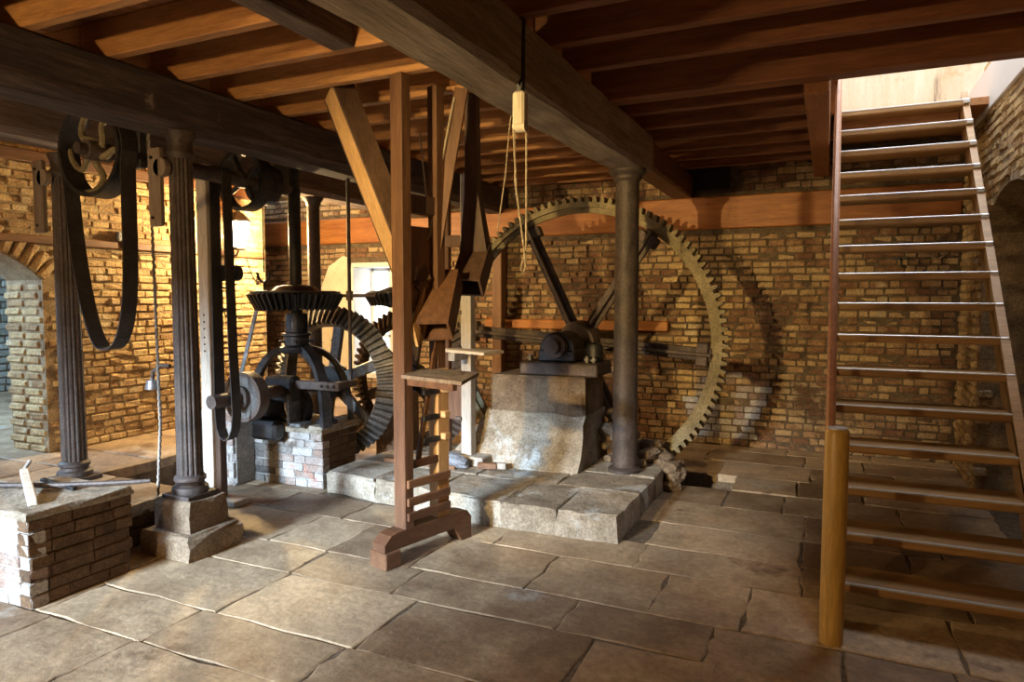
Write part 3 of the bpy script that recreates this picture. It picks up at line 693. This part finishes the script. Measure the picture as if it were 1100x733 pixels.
# face bevel wheel, axis along y, teeth towards the camera
RY = Matrix(((1, 0, 0), (0, 0, -1), (0, 1, 0)))      # local z -> -y
bw = thing('slant_toothed_wheel', (MX, 5.06, .1), 'large grey iron wheel with slanted teeth meshing with the black horizontal cog wheel', 'gear wheel')
bevel_gear(bw, (MX + .02, 5.08, .82), RY, .675, .0, .535, .10, 64, 'iron_grey', True, .14)
MB().lathe((MX + .02, 5.08, .82), Yv, [(.08, -.14), (.15, -.13), (.15, .04), (.08, .05)], 28).build('hub', 'iron', bw, True)
MB().cyl((MX + .02, 3.66, .82), (MX + .02, 5.25, .82), .052, n=24).build('axle', 'iron_brown', bw, True)
# pulley on the same axle
lp = thing('belt_pulley', (MX + .02, 4.0, .6), 'iron belt pulley on the low axle beside the whitewashed pedestal', 'pulley')
MB().ring((MX + .02, 4.0, .82), Yv, .165, .195, -.05, .05, 48).build('rim', 'iron_brown', lp, True)
MB().ring((MX + .02, 4.0, .82), Yv, .05, .17, -.045, -.025, 48).build('face_disc', 'iron_grey', lp, True)
MB().ring((MX + .02, 4.0, .82), Yv, .053, .09, -.08, .08, 32).build('hub', 'iron_brown', lp, True)
# arch frame
af = thing('arched_iron_stand', (MX, MY, .53), 'black cast-iron stand with four curved legs arching over the pedestal', 'machine frame')
for k, (dx, dy) in enumerate(((-.40, -.12), (.40, -.12), (-.34, .28), (.34, .28))):
    path = []
    for i in range(13):
        a = PI / 2 * i / 12; path.append(V((MX + dx * (.16 + .84 * math.sin(a)), MY + dy * (.16 + .84 * math.sin(a)), .52 + .64 * math.cos(a) ** .8)))
    w = V((-dy, dx, 0)).normalized() * .085
    MB().strap(path, w, .05).build('leg', 'iron', af)
MB().lathe((MX, MY, 0), (0, 0, 1), [(.13, 1.12), (.145, 1.14), (.145, 1.17), (.105, 1.19), (.105, 1.26), (.12, 1.27), (.12, 1.29), (.07, 1.295)], 32).build('collar', 'iron', af, True)
for k in range(5):
    a = k * 2 * PI / 5 + .3; MB().cyl((MX + .10 * math.cos(a), MY + .10 * math.sin(a), 1.22), (MX + .15 * math.cos(a), MY + .15 * math.sin(a), 1.22), .012, n=8).build('set_screw', 'iron', af)
MB().ring((MX, 4.52, .66), Yv, .12, .20, -.04, .04, 40).build('inner_ring', 'iron', af, True)
hb = MB(); hb.box((-4.60, 4.38, .53), (-4.34, 4.62, .78), .02); hb.box((-4.50, 4.30, .60), (-4.20, 4.44, .75), .02); hb.box((-4.30, 4.36, .72), (-4.0, 4.48, .94), .02); hb.build('bearing_box', 'iron', af)
MB().box((-4.42, 4.30, .40), (-4.14, 4.44, .56), .03).build('oil_tray', 'iron', af)
MB().box((-4.05, 4.40, .84), (-3.55, 4.44, .91), .006).build('tie_bar', 'iron_brown', af)
for x in (-3.72, -3.66, -3.60): MB().cyl((x, 4.39, .875), (x, 4.445, .875), .014, n=10).build('bar_hole', 'hole', af)
MB().box((-4.04, 4.34, .53), (-4.01, 4.50, .80), .006).box((-4.04, 4.34, .53), (-3.90, 4.50, .56), .006).build('angle_bracket', 'iron_grey', af)
MB().lathe((-3.84, 4.60, .53), (0, 0, 1), [(.09, 0), (.09, .03), (.06, .05), (.055, .12), (.045, .13)], 20).build('foot_bearing', 'iron', af, True)
# second set of gearing behind
b2 = thing('slant_toothed_wheel', (-3.66, 5.62, .1), 'second brown wheel with slanted teeth, half hidden behind the grey one', 'gear wheel')
bevel_gear(b2, (-3.66, 5.68, .80), RY, .69, 0, .55, .10, 64, 'iron_brown', True, .14)
MB().lathe((-3.66, 5.68, .80), Yv, [(.08, -.12), (.15, -.11), (.15, .04), (.08, .05)], 28).build('hub', 'iron', b2, True)
MB().cyl((-3.66, 5.3, .80), (-3.66, 5.9, .80), .05, n=20).build('axle', 'iron_brown', b2, True)
MB().box((-3.86, 5.30, 0), (-3.46, 5.46, .72), .02).build('bearing_pier', 'brick_dark', b2)
c2 = thing('crown_wheel', (-3.66, 5.42, 1.45), 'black horizontal cog wheel mostly hidden behind the wooden chute', 'gear wheel')
bevel_gear(c2, (-3.66, 5.42, 0), RZ, .28, 1.64, .225, 1.53, 36, 'iron', False, .1, .035, flip=-1)
MB().lathe((-3.66, 5.42, 0), (0, 0, 1), [(.285, 1.63), (.285, 1.645), (.20, 1.65), (.09, 1.69), (.09, 1.50), (.22, 1.535)], 48, False).build('web', 'iron', c2, True)
MB().cyl((-3.66, 5.42, .9), (-3.66, 5.42, 2.89), .045, n=20).build('vertical_shaft', 'iron', c2, True)
# adjusting rod with cross handle
ad = thing('adjusting_rod', (-3.92, 5.0 - .10, .6), 'thin vertical iron rod with a cross bar beside the large grey toothed wheel', 'rod')
MB().cyl((-3.74, 4.80, .82), (-3.74, 4.80, 2.6), .016, n=12).build('rod', 'iron_brown', ad, True)
MB().cyl((-3.90, 4.74, 1.61), (-3.53, 4.88, 1.61), .014, n=12).build('cross_bar', 'iron_brown', ad, True)
MB().cyl((-3.74, 4.80, 1.57), (-3.74, 4.80, 1.65), .03, n=14).build('collar', 'iron_brown', ad, True)
MB().box((-3.78, 4.46, .83), (-3.70, 4.84, .88), .004).build('foot_arm', 'iron_brown', ad)

# ---- line shaft with pulleys under the beam
ls = thing('line_shaft', (MX, 3.4, 2.5), 'overhead iron line shaft hung below the dark beams', 'shaft')
MB().cyl((MX, 2.74, 2.50), (MX, 4.55, 2.50), .035, n=20).build('shaft', 'iron_brown', ls, True)
MB().cyl((MX, 3.30, 2.50), (MX, 3.95, 2.50), .055, n=20).build('sleeve', 'iron_brown', ls, True)
for y in (3.15, 4.45): MB().box((MX - .05, y - .03, 2.44), (MX + .05, y + .03, 2.90), .008).build('hanger', 'iron', ls)
def pulley(y, R, w, label, ns, curved):
    p = thing('belt_pulley', (MX, y, 2.5 - R), label, 'pulley')
    MB().ring((MX, y, 2.5), Yv, R - .025, R, -w / 2, w / 2, 64).build('rim', 'iron', p, True)
    MB().cyl((MX, y - w * .6, 2.5), (MX, y + w * .6, 2.5), .06, n=20).build('hub', 'iron_brown', p, True)
    for k in range(ns):
        a = 2 * PI * k / ns + .5; pts = []
        for i in range(9):
            t_ = i / 8; rr = .05 + (R - .065) * t_; aa = a + (.75 * math.sin(t_ * PI) if curved else 0)
            pts.append(V((MX + rr * math.cos(aa), y, 2.5 + rr * math.sin(aa))))
        MB().tube(pts, .022, 8, .017).build('spoke', 'gear' if curved else 'iron', p, True)
    return p
pulley(2.87, .285, .13, 'large iron belt pulley with curved spokes carrying the loose hanging belt', 5, True)
pulley(4.06, .235, .12, 'dark overhead belt pulley near the glowing wall lantern', 4, False)
pulley(4.26, .16, .10, 'smaller dark pulley on the overhead shaft behind its bigger neighbour', 4, False)
# belts
def arcpts(cx, cz, r, a0_, a1_, n): return [(cx + r * math.cos(math.radians(a0_ + (a1_ - a0_) * i / n)), cz + r * math.sin(math.radians(a0_ + (a1_ - a0_) * i / n))) for i in range(n + 1)]
prof = arcpts(MX, 2.5, .292, 200, -20, 14)
L0, R0 = prof[0], prof[-1]
bot = []
for i in range(1, 26):
    t_ = i / 26; ang = PI * t_
    # long slack loop, narrowing to a rounded bottom
    s_ = math.sin(ang) ** .55; xm = R0[0] + (L0[0] - R0[0]) * (1 - (1 - 2 * t_)) / 2
    cx = MX - .01 - .01 * s_; half = .275 * math.cos(ang); half = math.copysign(abs(half) ** .8 * .275 ** .2, half) * ((.62 if half < 0 else .92) + (.38 if half < 0 else .08) * (1 - s_) ** .8); cx += .055 * s_
    bot.append((cx + half, R0[1] - (2.4 - 1.27) * s_))
pts = [(p[0], 2.87, p[1]) for p in prof + bot]
o = MB().strap(pts, (0, .10, 0), .009, True).build('drive_belt', 'leather'); tag(o, 'slack black belt hanging in a deep loop from the curved-spoke pulley', 'belt')
prof = arcpts(MX, 2.5, .064, 185, -5, 12); bot = []
for (x, z) in [(.066, 2.2), (.074, 1.7), (.085, 1.2), (.10, .85), (.105, .70), (.09, .60), (.055, .53), (.012, .51), (-.03, .53), (-.062, .60), (-.074, .70), (-.075, .85), (-.073, 1.2), (-.07, 1.7), (-.066, 2.2)]: bot.append((MX + x, z))
pts = [(p[0], 4.06 if p[1] > 1.5 else 3.93, p[1]) for p in prof + bot]
pts = [(x, 3.82, z) for (x, y, z) in pts]
o = MB().strap(pts, (0, .085, 0), .009, True).build('drive_belt', 'leather'); tag(o, 'long narrow black belt running from the overhead pulley round the low axle', 'belt')

# ---- pale upright post with peg holes, guide rollers
wp = thing('pale_post', (-4.33, 3.84, 0), 'pale bleached square wooden post with a row of peg holes', 'post')
MB().box((-4.39, 3.80, 0.0), (-4.285, 3.90, 2.60), .006).build('post', 'pale_z', wp)
for k in range(6): MB().cyl((-4.335, 3.797, 1.46 - k * .052 - (.015 if k > 2 else 0)), (-4.335, 3.806, 1.46 - k * .052 - (.015 if k > 2 else 0)), .008, n=10).build('peg_hole', 'hole', wp)
MB().box((-4.30, 3.78, 0), (-4.05, 3.94, .045), .008).build('foot', 'grey_z', wp)
MB().box((-4.285, 3.83, .045), (-4.24, 3.90, 2.59), .005).build('post_side_shade', 'oak_dark', wp)  # dark strip paints the shaded side face of the post
gd = thing('guide_roller', (-4.20, 3.90, 1.6), 'pair of dark guide rollers bracketed to the pale post', 'roller')
for x in (-4.20, -4.105): MB().cyl((x, 3.86, 1.78), (x, 3.92, 1.78), .06, n=24).build('roller', 'iron', gd, True)
for z in (1.66, 1.50): MB().box((-4.25, 3.85, z), (-4.13, 3.87, z + .014), .003).build('arm', 'iron', gd)
MB().box((-4.245, 3.84, 1.48), (-4.225, 3.89, 1.80), .003).build('plate', 'iron', gd)

# ---- hook, lever, ropes by the left machinery
hk = thing('hanging_hook', (-4.6, 4.70, 1.7), 'iron fork hook hanging on a thin chain above the cog wheel', 'hook')
MB().tube([(-4.6, 4.70, 2.62), (-4.6, 4.70, 1.82)], .007, 6).build('wire', 'iron', hk)
pts = [(-4.605 + .068 * math.cos(math.radians(a)), 4.70, 1.80 + .068 * math.sin(math.radians(a))) for a in range(165, 376, 15)]
MB().tube(pts, .012, 8).build('hook', 'iron', hk, True)
MB().tube([(-4.6, 4.70, 1.735), (-4.6, 4.70, 1.66)], .013, 8).build('shank', 'iron', hk, True)
for k in range(4): MB().ring((-4.685, 4.70, 1.81 - k * .03), (1, 0, 0) if k % 2 else (0, 1, 0), .007, .013, -.003, .003, 12).build('chain_link', 'iron', hk)
lv = MB().bar((-4.50, 4.54, 1.60), (-4.60, 4.30, .64), .012, .055, .004, (.3, 1, 0)).build('lever_bar', 'iron_grey'); tag(lv, 'slanting flat iron lever left of the arch frame', 'lever')
def rope(name, pts, r, m, label, cat='rope', group=None):
    o = MB().tube(pts, r, 8).build(name, m, None, True); tag(o, label, cat, group); return o
def sag(a, b, k, n=10):
    a = V(a); b = V(b); return [a.lerp(b, i / n) + V((0, 0, -k * math.sin(PI * i / n))) for i in range(n + 1)]
rp = []
for i in range(161):
    t_ = i / 160; z = 2.60 - t_ * 2.26; x = -3.83 + .03 * t_ - (.05 * max(0, t_ - .8) / .2); rp.append((x + .003 * math.cos(i * 2.1), 2.98 + .003 * math.sin(i * 2.1), z))
rope('twisted_rope', rp, .009, 'dark_rope', 'twisted speckled rope hanging down beside the fluted column')
bl = thing('oil_can', (-3.865, 2.98, 1.0), 'small grey tin pot hooked to the fluted column', 'pot')
MB().tube([(-3.73, 3.0, 1.17), (-3.80, 2.99, 1.17), (-3.86, 2.98, 1.13), (-3.865, 2.98, 1.085)], .012, 8).build('hook', 'iron_brown', bl, True)
MB().lathe((-3.865, 2.98, 1.02), (0, 0, 1), [(.045, 0), (.045, .004), (.038, .03), (.036, .055), (.012, .06), (.01, .075)], 20).build('pot', 'tin', bl, True)

# ---- wall lantern
ln = thing('wall_lantern', (-5.82, 5.62, 2.0), 'lit wall lantern glaring beside the black hanging belt', 'lantern')
MB().box((-6.0, 5.57, 2.05), (-5.97, 5.67, 2.42), .005).build('back_plate', 'iron', ln)
MB().tube([(-5.98, 5.62, 2.12), (-5.92, 5.62, 2.05), (-5.84, 5.57, 2.05), (-5.78, 5.55, 2.11)], .012, 8).build('arm', 'iron', ln, True)
cx, cy = -5.78, 5.55
MB().lathe((cx, cy, 0), (0, 0, 1), [(.03, 2.10), (.075, 2.115), (.075, 2.135)], 6).build('lantern_base', 'iron', ln)
MB().lathe((cx, cy, 0), (0, 0, 1), [(.068, 2.135), (.115, 2.40)], 6).build('glass', 'lamp_glass', ln)
MB().lathe((cx, cy, 0), (0, 0, 1), [(.14, 2.40), (.135, 2.415), (.065, 2.49), (.025, 2.51), (.025, 2.54), (.005, 2.55)], 6).build('cap', 'iron', ln)
light('lantern_light', 'POINT', (cx + .17, cy, 2.25), 300, (1, .70, .32), .07)
rope('lamp_cable', sag((-5.98, 5.8, 2.2), (-5.98, 6.08, 1.80), .18), .006, 'iron', 'thin dark cable drooping on the wall below the lantern', 'cable')
# ---- ceiling lantern behind the camera, same warm light
def hang_lamp(x, y, z, power, label):
    l2 = thing('ceiling_lantern', (x, y, z), label, 'lantern')
    MB().cyl((x, y, z + .16), (x, y, 2.9), .008, n=8).build('rod', 'iron', l2)
    MB().lathe((x, y, z), (0, 0, 1), [(.09, .12), (.07, .16), (.02, .19)], 12).build('cap', 'iron', l2)
    MB().lathe((x, y, z), (0, 0, 1), [(.045, 0), (.075, .12)], 12).build('glass', 'lamp_glass', l2)
    light('ceiling_lantern_light', 'POINT', (x, y, z - .08), power, WARM, .07)
hang_lamp(-2.7, -1.2, 2.15, 210, 'lantern hanging from the joists near the grey beam')

# ---- exhibit spotlight on the joists behind the camera, aimed at the large wheel
sx, sy, sz = -2.45, -1.6, 2.5
sl = thing('spotlight', (sx, sy, sz), 'black spotlight under the joists aimed at the large toothed wheel', 'spotlight')
MB().cyl((sx, sy, 2.56), (sx, sy, 2.90), .012, n=10).build('stem', 'iron', sl)
MB().ring((sx, sy, sz), (.09, 1, -.16), .05, .062, -.10, .08, 24).build('can', 'iron', sl, True)
MB().lathe((sx, sy, sz), (.09, 1, -.16), [(.05, -.10), (.02, -.13)], 20).build('back_cap', 'iron', sl, True)
so = light('spotlight_beam', 'SPOT', (sx + .01, sy + .11, sz - .02), 1250, (1, .70, .28), .04, target=(-1.75, 6.6, 1.15)); so.data.spot_size = math.radians(38); so.data.spot_blend = .8
# ================================================================== WOODEN HOIST FRAME WITH CHUTES
hf = thing('wooden_chute_stand', (-2.30, 3.62, 0), 'tall reddish wooden frame with a foot beam and rungs carrying the grain chutes', 'wooden frame')
fd = V((-2.17 + 2.36, 3.98 - 3.26, 0)).normalized(); fs_ = V((fd.y, -fd.x, 0)); f0 = V((-2.37, 3.28, 0)); RF = Matrix((fd, fs_, V((0, 0, 1)))).transposed()
fp = lambda t_, z, s_=0: f0 + fd * t_ + fs_ * s_ + V((0, 0, z))
FL = .74
def lay(poly, w): 
    return MB().prism([fp(t_, z, -w / 2) for t_, z in poly], fs_ * w)
lay([(0, .10), (.0, .145), (.05, .19), (.10, .20), (FL - .10, .20), (FL - .04, .19), (FL, .145), (FL, .0), (FL - .09, .0), (FL - .16, .10)], .11).build('foot_beam', 'oak_x', hf)
MB().obox(fp(.05, .05), (.12, .15, .10), RF, .006).build('foot_block', 'oak_x', hf)
P1, P2 = fp(.20, 0), fp(.50, 0)
MB().obox(P1 + V((0, 0, 1.545)), (.075, .10, 2.71), RF, .005).build('post', 'oak_z', hf)
MB().obox(P2 + V((0, 0, .67)) , (.10, .085, .96), RF, .005).build('lower_post', 'pine_z', hf)
MB().obox(P2 + V((0, 0, 2.02)) + fs_ * -.01, (.075, .08, 1.76), RF, .005).build('post', 'oak_z', hf)
for z in (.27, .36, .47, .58):
    MB().obox(fp(.36, z, .055 if z < .5 else .03), (.36, .022, .05), RF @ Matrix.Rotation(-.0, 3, 'Y'), .004).build('rung', 'oak_x', hf)
for z in (.72, .86, 1.02): MB().obox(fp(.50, z, .05), (.05, .06, .04), RF, .004).build('wedge', 'pine_z', hf); MB().obox(fp(.40, z - .01, .03), (.14, .03, .035), RF, .004).build('iron_tab', 'iron', hf)
MB().obox(fp(.35, 2.16), (.34, .03, .11), RF, .004).build('cross_rail', 'oak_dark', hf)
MB().obox(fp(.345, 1.78, -.03), (.22, .02, .50), RF, .004).build('casing_board', 'oak_z', hf)
MB().bar(fp(.30, .60, .02), fp(.47, 1.36, .02), .035, .02, .003, fd).build('slanting_batten', 'oak_x', hf)

def duct(path, w, h, side, name, m, par, th=.016, open_end=True):
    """square wooden duct along path (hollow at the mouth)"""
    side = V(side).normalized(); secs = []; ins = []; pts = [V(p) for p in path]
    for i, p in enumerate(pts):
        d = (pts[min(i + 1, len(pts) - 1)] - pts[max(i - 1, 0)]).normalized(); u = (side - d * side.dot(d)).normalized(); n = d.cross(u)
        ww = w[i] / 2; hh = h[i] / 2
        secs.append([p + u * ww + n * hh, p - u * ww + n * hh, p - u * ww - n * hh, p + u * ww - n * hh])
        a, b_ = ww - th, hh - th; ins.append([p + u * a + n * b_, p - u * a + n * b_, p - u * a - n * b_, p + u * a - n * b_])
    b = MB(); b.loft(secs, False); 
    b.loft(ins, False); n_ = len(secs)
    o = len(b.v); 
    for E0, E1 in ((secs[-1], ins[-1]), (secs[0], ins[0])): b.add(E0 + E1, [(k, (k + 1) % 4, (k + 1) % 4 + 4, k + 4) for k in range(4)])
    return b.build(name, m, par)
ch1 = thing('grain_chute', (-2.6, 3.64, 1.3), 'bright pine chute slanting from the ceiling down behind the front post to a boxy spout', 'chute')
ca, cb = V((-2.90, 3.64, 2.92)), V((-2.36, 3.69, 1.66)); cd_ = (cb - ca).normalized(); cy_ = V((.75, 1, 0)); cy_ = (cy_ - cd_ * cy_.dot(cd_)).normalized(); cn_ = cd_.cross(cy_)
if cn_.x > 0: cn_ = -cn_
MB().bar(ca + cn_ * .10, cb + cn_ * .10, .14, .018, .003, cy_).build('underside_board', 'oak_dark', ch1)  # same wood as the sides, coloured dark for the shaded front face
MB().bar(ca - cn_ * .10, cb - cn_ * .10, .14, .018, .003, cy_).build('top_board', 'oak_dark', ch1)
for s_ in (-1, 1): MB().bar(ca + cy_ * .062 * s_, cb + cy_ * .062 * s_, .182, .016, .003, cn_).build('side_board', 'pine_z', ch1)  # lighter pine colour paints the lamp-lit face of the chute
RC = lambda a: Matrix.Rotation(a, 3, 'Y')
duct([(-2.26, 3.90, 1.72), (-2.17, 3.60, 1.39)], [.19, .20], [.16, .165], (1, .25, 0), 'spout', 'oak_z', ch1)
MB().prism([(-2.295, 3.66, 1.66), (-2.275, 3.50, 1.42), (-2.255, 3.52, 1.30), (-2.30, 3.72, 1.38)], (.016, .004, 0)).build('spout_cheek', 'pine_z', ch1)
MB().cyl((-2.30, 3.585, 1.42), (-2.27, 3.585, 1.42), .008, n=10).build('nail', 'iron', ch1)
MB().tube([(-2.30, 3.60, 1.70), (-2.27, 3.58, 1.68), (-2.29, 3.57, 1.66), (-2.26, 3.57, 1.63)], .006, 6).build('hook', 'iron', ch1)
ch2 = thing('grain_chute', (-2.2, 4.1, 1.6), 'dark wooden chute ending in an open black box spout right of the front post', 'chute')
duct([(-2.15, 4.06, 2.92), (-2.20, 4.16, 2.30), (-2.21, 4.22, 1.90)], [.07, .09, .19], [.10, .12, .17], (1, .25, 0), 'duct', 'oak_dark', ch2)
duct([(-2.21, 4.26, 1.92), (-2.17, 4.02, 1.66)], [.19, .195], [.16, .16], (1, .25, 0), 'spout', 'oak_dark', ch2)
MB().bar((-2.12, 3.86, 2.90), (-2.27, 3.74, 1.80), .085, .022, .003, (1, .3, 0)).build('leaning_board', 'oak_z', ch2)
# front tray
ty = thing('weighing_shelf', (-2.1, 3.5, 1.09), 'small wooden shelf board bracketed to the reddish chute frame', 'shelf')
MB().prism([(-2.235, 3.33, 1.13), (-1.76, 3.19, 1.13), (-1.89, 3.64, 1.13), (-2.33, 3.73, 1.13)], (0, 0, .02)).build('board', 'bracket_z', ty)
hl = MB().lathe((-2.05, 3.47, 1.15), (0, 0, 1), [(.14, 0), (.11, .008), (.07, .013), (.01, .015)], 18).build('chaff', 'earth', ty); hl['kind'] = 'stuff'
MB().prism([(-2.20, 3.34, 1.09), (-1.84, 3.235, 1.09), (-1.83, 3.265, 1.09), (-2.19, 3.37, 1.09)], (0, 0, .04)).build('lip', 'oak_x', ty)
MB().bar((-2.22, 3.76, 1.095), (-1.95, 3.36, 1.095), .05, .07, .004).build('bracket', 'pine_z', ty)
# rear frame
rfm = thing('weathered_chute_stand', (-2.77, 5.30, .18), 'grey weathered wooden post on a foot sill behind the front chute frame', 'wooden frame')
MB().box((-2.81, 5.08, .26), (-2.715, 5.17, 2.62), .006).build('post', 'grey_z', rfm)
MB().box((-3.02, 5.12, .26), (-2.95, 5.18, 2.62), .006).build('post', 'oak_z', rfm)
MB().box((-3.06, 5.02, .18), (-2.58, 5.24, .26), .01).build('foot_sill', 'grey_z', rfm)
for z in (.55, .85, 1.15, 1.45): MB().box((-2.86, 5.06, z), (-2.80, 5.10, z + .035), .004).build('peg', 'iron_brown', rfm)
MB().box((-2.97, 5.11, 2.02), (-2.74, 5.15, 2.12), .005).build('cross_rail', 'oak_dark', rfm)
MB().box((-2.97, 5.12, .55), (-2.80, 5.15, .98), .005).build('panel', 'oak_z', rfm)
t2 = thing('rear_shelf', (-2.6, 4.9, 1.15), 'pale thin shelf board fixed to the grey weathered post', 'shelf')
MB().prism([(-2.95, 4.95, 1.145), (-2.42, 4.74, 1.145), (-2.38, 5.02, 1.145), (-2.92, 5.10, 1.145)], (0, 0, .022)).build('board', 'pale_z', t2)
MB().box((-2.80, 4.85, 1.08), (-2.74, 5.08, 1.145), .004).build('bracket', 'grey_z', t2)

# ---- ropes and tackle on the grey beam
tk = thing('rope_tackle', (-1.35, 3.03, 2.4), 'pale wooden pulley block with two cords hung on the grey beam', 'pulley block')
MB().box((-1.375, 2.99, 2.40), (-1.315, 3.05, 2.56), .010).build('block', 'pale_z', tk)
MB().box((-1.36, 3.0, 2.54), (-1.33, 3.04, 2.62), .004).build('strap_end', 'iron', tk)
MB().cyl((-1.375, 3.02, 2.40), (-1.315, 3.02, 2.40), .026, n=16).build('sheave', 'pale_z', tk)
MB().tube([(-1.372, 3.0, 2.40), (-1.36, 3.01, 2.1), (-1.325, 3.03, 1.80), (-1.325, 3.04, 1.74), (-1.345, 3.04, 1.70), (-1.35, 3.04, 1.74), (-1.325, 3.04, 1.82)], .005, 6).build('cord', 'rope', tk)
MB().tube([(-1.318, 3.03, 2.40), (-1.318, 3.03, 2.1), (-1.318, 3.03, 1.82)], .005, 6).build('cord', 'rope', tk)
rope('thin_cord', [(-1.615, 3.52, 2.63), (-1.63, 3.52, 2.56), (-1.66, 3.53, 2.3), (-1.72, 3.55, 1.98)], .004, 'rope', 'thin slanting cord beside the pulley block under the grey beam')
hc = thing('hook_cord', (-1.6, 3.52, 2.1), 'short straight cord with a small iron hook under the grey beam', 'cord')
MB().tube([(-1.60, 3.52, 2.63), (-1.60, 3.52, 2.22)], .004, 6).build('cord', 'rope', hc)
MB().tube([(-1.60, 3.52, 2.23), (-1.59, 3.52, 2.18), (-1.60, 3.52, 2.15), (-1.61, 3.52, 2.17)], .006, 6).build('hook', 'iron', hc)
rope('pull_cord', [(-2.155, 3.83, 2.84), (-2.24, 3.76, 2.3), (-2.275, 3.72, 1.98), (-2.32, 3.66, 1.88), (-2.30, 3.58, 1.70)], .009, 'rope', 'pale cord running down the dark chute to the boxy spout')
rope('dangling_rope', [(-2.36, 3.75, 2.62), (-2.31, 3.75, 2.2), (-2.26, 3.75, 1.85)], .006, 'rope', 'thin cord hanging between the two tall frame posts')

# ================================================================== BRICK BLOCK BOTTOM LEFT
random.seed(31)
bk = thing('brick_block', (-3.98, 2.36, 0), 'low brick block with a whitened end and iron bar on top', 'block')
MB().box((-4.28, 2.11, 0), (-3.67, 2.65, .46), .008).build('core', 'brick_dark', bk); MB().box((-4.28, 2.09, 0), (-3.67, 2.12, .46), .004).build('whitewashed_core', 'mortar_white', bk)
brickwork(bk, (0, 2.085, 0), (1, 0, 0), (0, -1, 0), -4.29, -3.655, 0, .465, 'brick_white', bl=.22, bh=.062, gap=.006, proud=.002, jit=.003)
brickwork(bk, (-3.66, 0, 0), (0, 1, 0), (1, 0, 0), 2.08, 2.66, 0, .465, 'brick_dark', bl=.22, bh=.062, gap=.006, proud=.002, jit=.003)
slab(-4.30, -3.645, 2.07, 2.665, .50, .04, 'stone', .012).build('top_slab', 'stone', bk)
ib = MB().tube([(-4.42, 2.23, .525), (-4.0, 2.43, .523), (-3.62, 2.66, .530), (-3.56, 2.71, .532)], .018, 8, .012).build('iron_bar', 'column_paint', None, True); tag(ib, 'long thin grey iron bar lying across the brick block', 'iron bar')
wk = thing('wooden_stick', (-4.05, 2.3, .5), 'pale split wooden stick propped on the iron bar', 'stick')
MB().bar((-4.29, 2.44, .575), (-3.77, 2.18, .515), .045, .03, .006).build('stick', 'pale_z', wk); MB().bar((-4.29, 2.44, .58), (-4.33, 2.50, .62), .02, .018, .004).build('twig', 'grey_z', wk)
s2 = MB().bar((-4.22, 2.50, .515), (-3.86, 2.46, .512), .03, .02, .004).build('iron_offcut', 'iron'); tag(s2, 'short dark iron offcut on top of the brick block', 'iron piece')
# ---- oddments on the platform
random.seed(2)
sc_ = MB(); secs = []
for i in range(8):
    x = -2.99 + i * .045; r_ = .03 + .05 * math.sin(.5 + i * .36); secs.append([V((x + random.uniform(-.01, .01), 4.93 + .9 * r_ * math.cos(k * PI / 5) * random.uniform(.8, 1.2), .255 - .005 + r_ * math.sin(k * PI / 5) * random.uniform(.8, 1.1) - .02)) for k in range(10)])
o = MB().loft(secs).build('crumpled_tarpaulin', 'sack', None, False); tag(o, 'crumpled dark grey tarpaulin roll on the stone platform', 'tarpaulin'); o.location.z = -.0
for i, (x, y, l, lab) in enumerate([(-2.60, 4.98, .16, 'small brown wood block beside the grey tarpaulin'), (-2.48, 5.02, .10, 'tiny pale wood offcut furthest from the tarpaulin')]):
    o = MB().bar((x, y, .21), (x + l, y + .04, .21), .05, .05, .006).build('wood_block', 'oak_x' if i == 0 else 'grey_z'); tag(o, lab, 'wood block')
pk_ = MB().box((-3.45, 4.86, .18), (-2.75, 4.92, .215), .005).build('loose_batten', 'oak_x'); tag(pk_, 'loose wooden batten lying along the platform behind the front frame', 'batten')

wh = thing('wall_hook', (.62, YB - .03, 1.9), 'small iron hook on the brick wall seen between the stair treads', 'hook')
MB().box((.55, YB - .03, 1.96), (.70, YB - .005, 1.985), .004).build('plate', 'iron', wh); MB().tube([(.62, YB - .02, 1.97), (.62, YB - .06, 1.94), (.62, YB - .06, 1.90), (.66, YB - .05, 1.885)], .012, 6).build('hook', 'iron', wh)
rope('slack_cord', sag((.80, YB - .03, 2.06), (1.05, YB - .03, 2.10), .12), .007, 'rope', 'slack pale cord on the brick wall behind the upper stair treads')
jb = thing('junction_box', (XL + .03, 4.33, 2.15), 'small grey cable box on the timber of the lamp-lit wall', 'cable box')
MB().box((XL + .01, 4.28, 2.11), (XL + .06, 4.38, 2.20), .008).build('box', 'tin', jb); MB().tube([(XL + .035, 4.33, 2.11), (XL + .035, 4.34, 2.03), (XL + .035, 4.42, 2.01), (XL + .035, 4.9, 2.02)], .006, 6).build('cable', 'iron', jb)
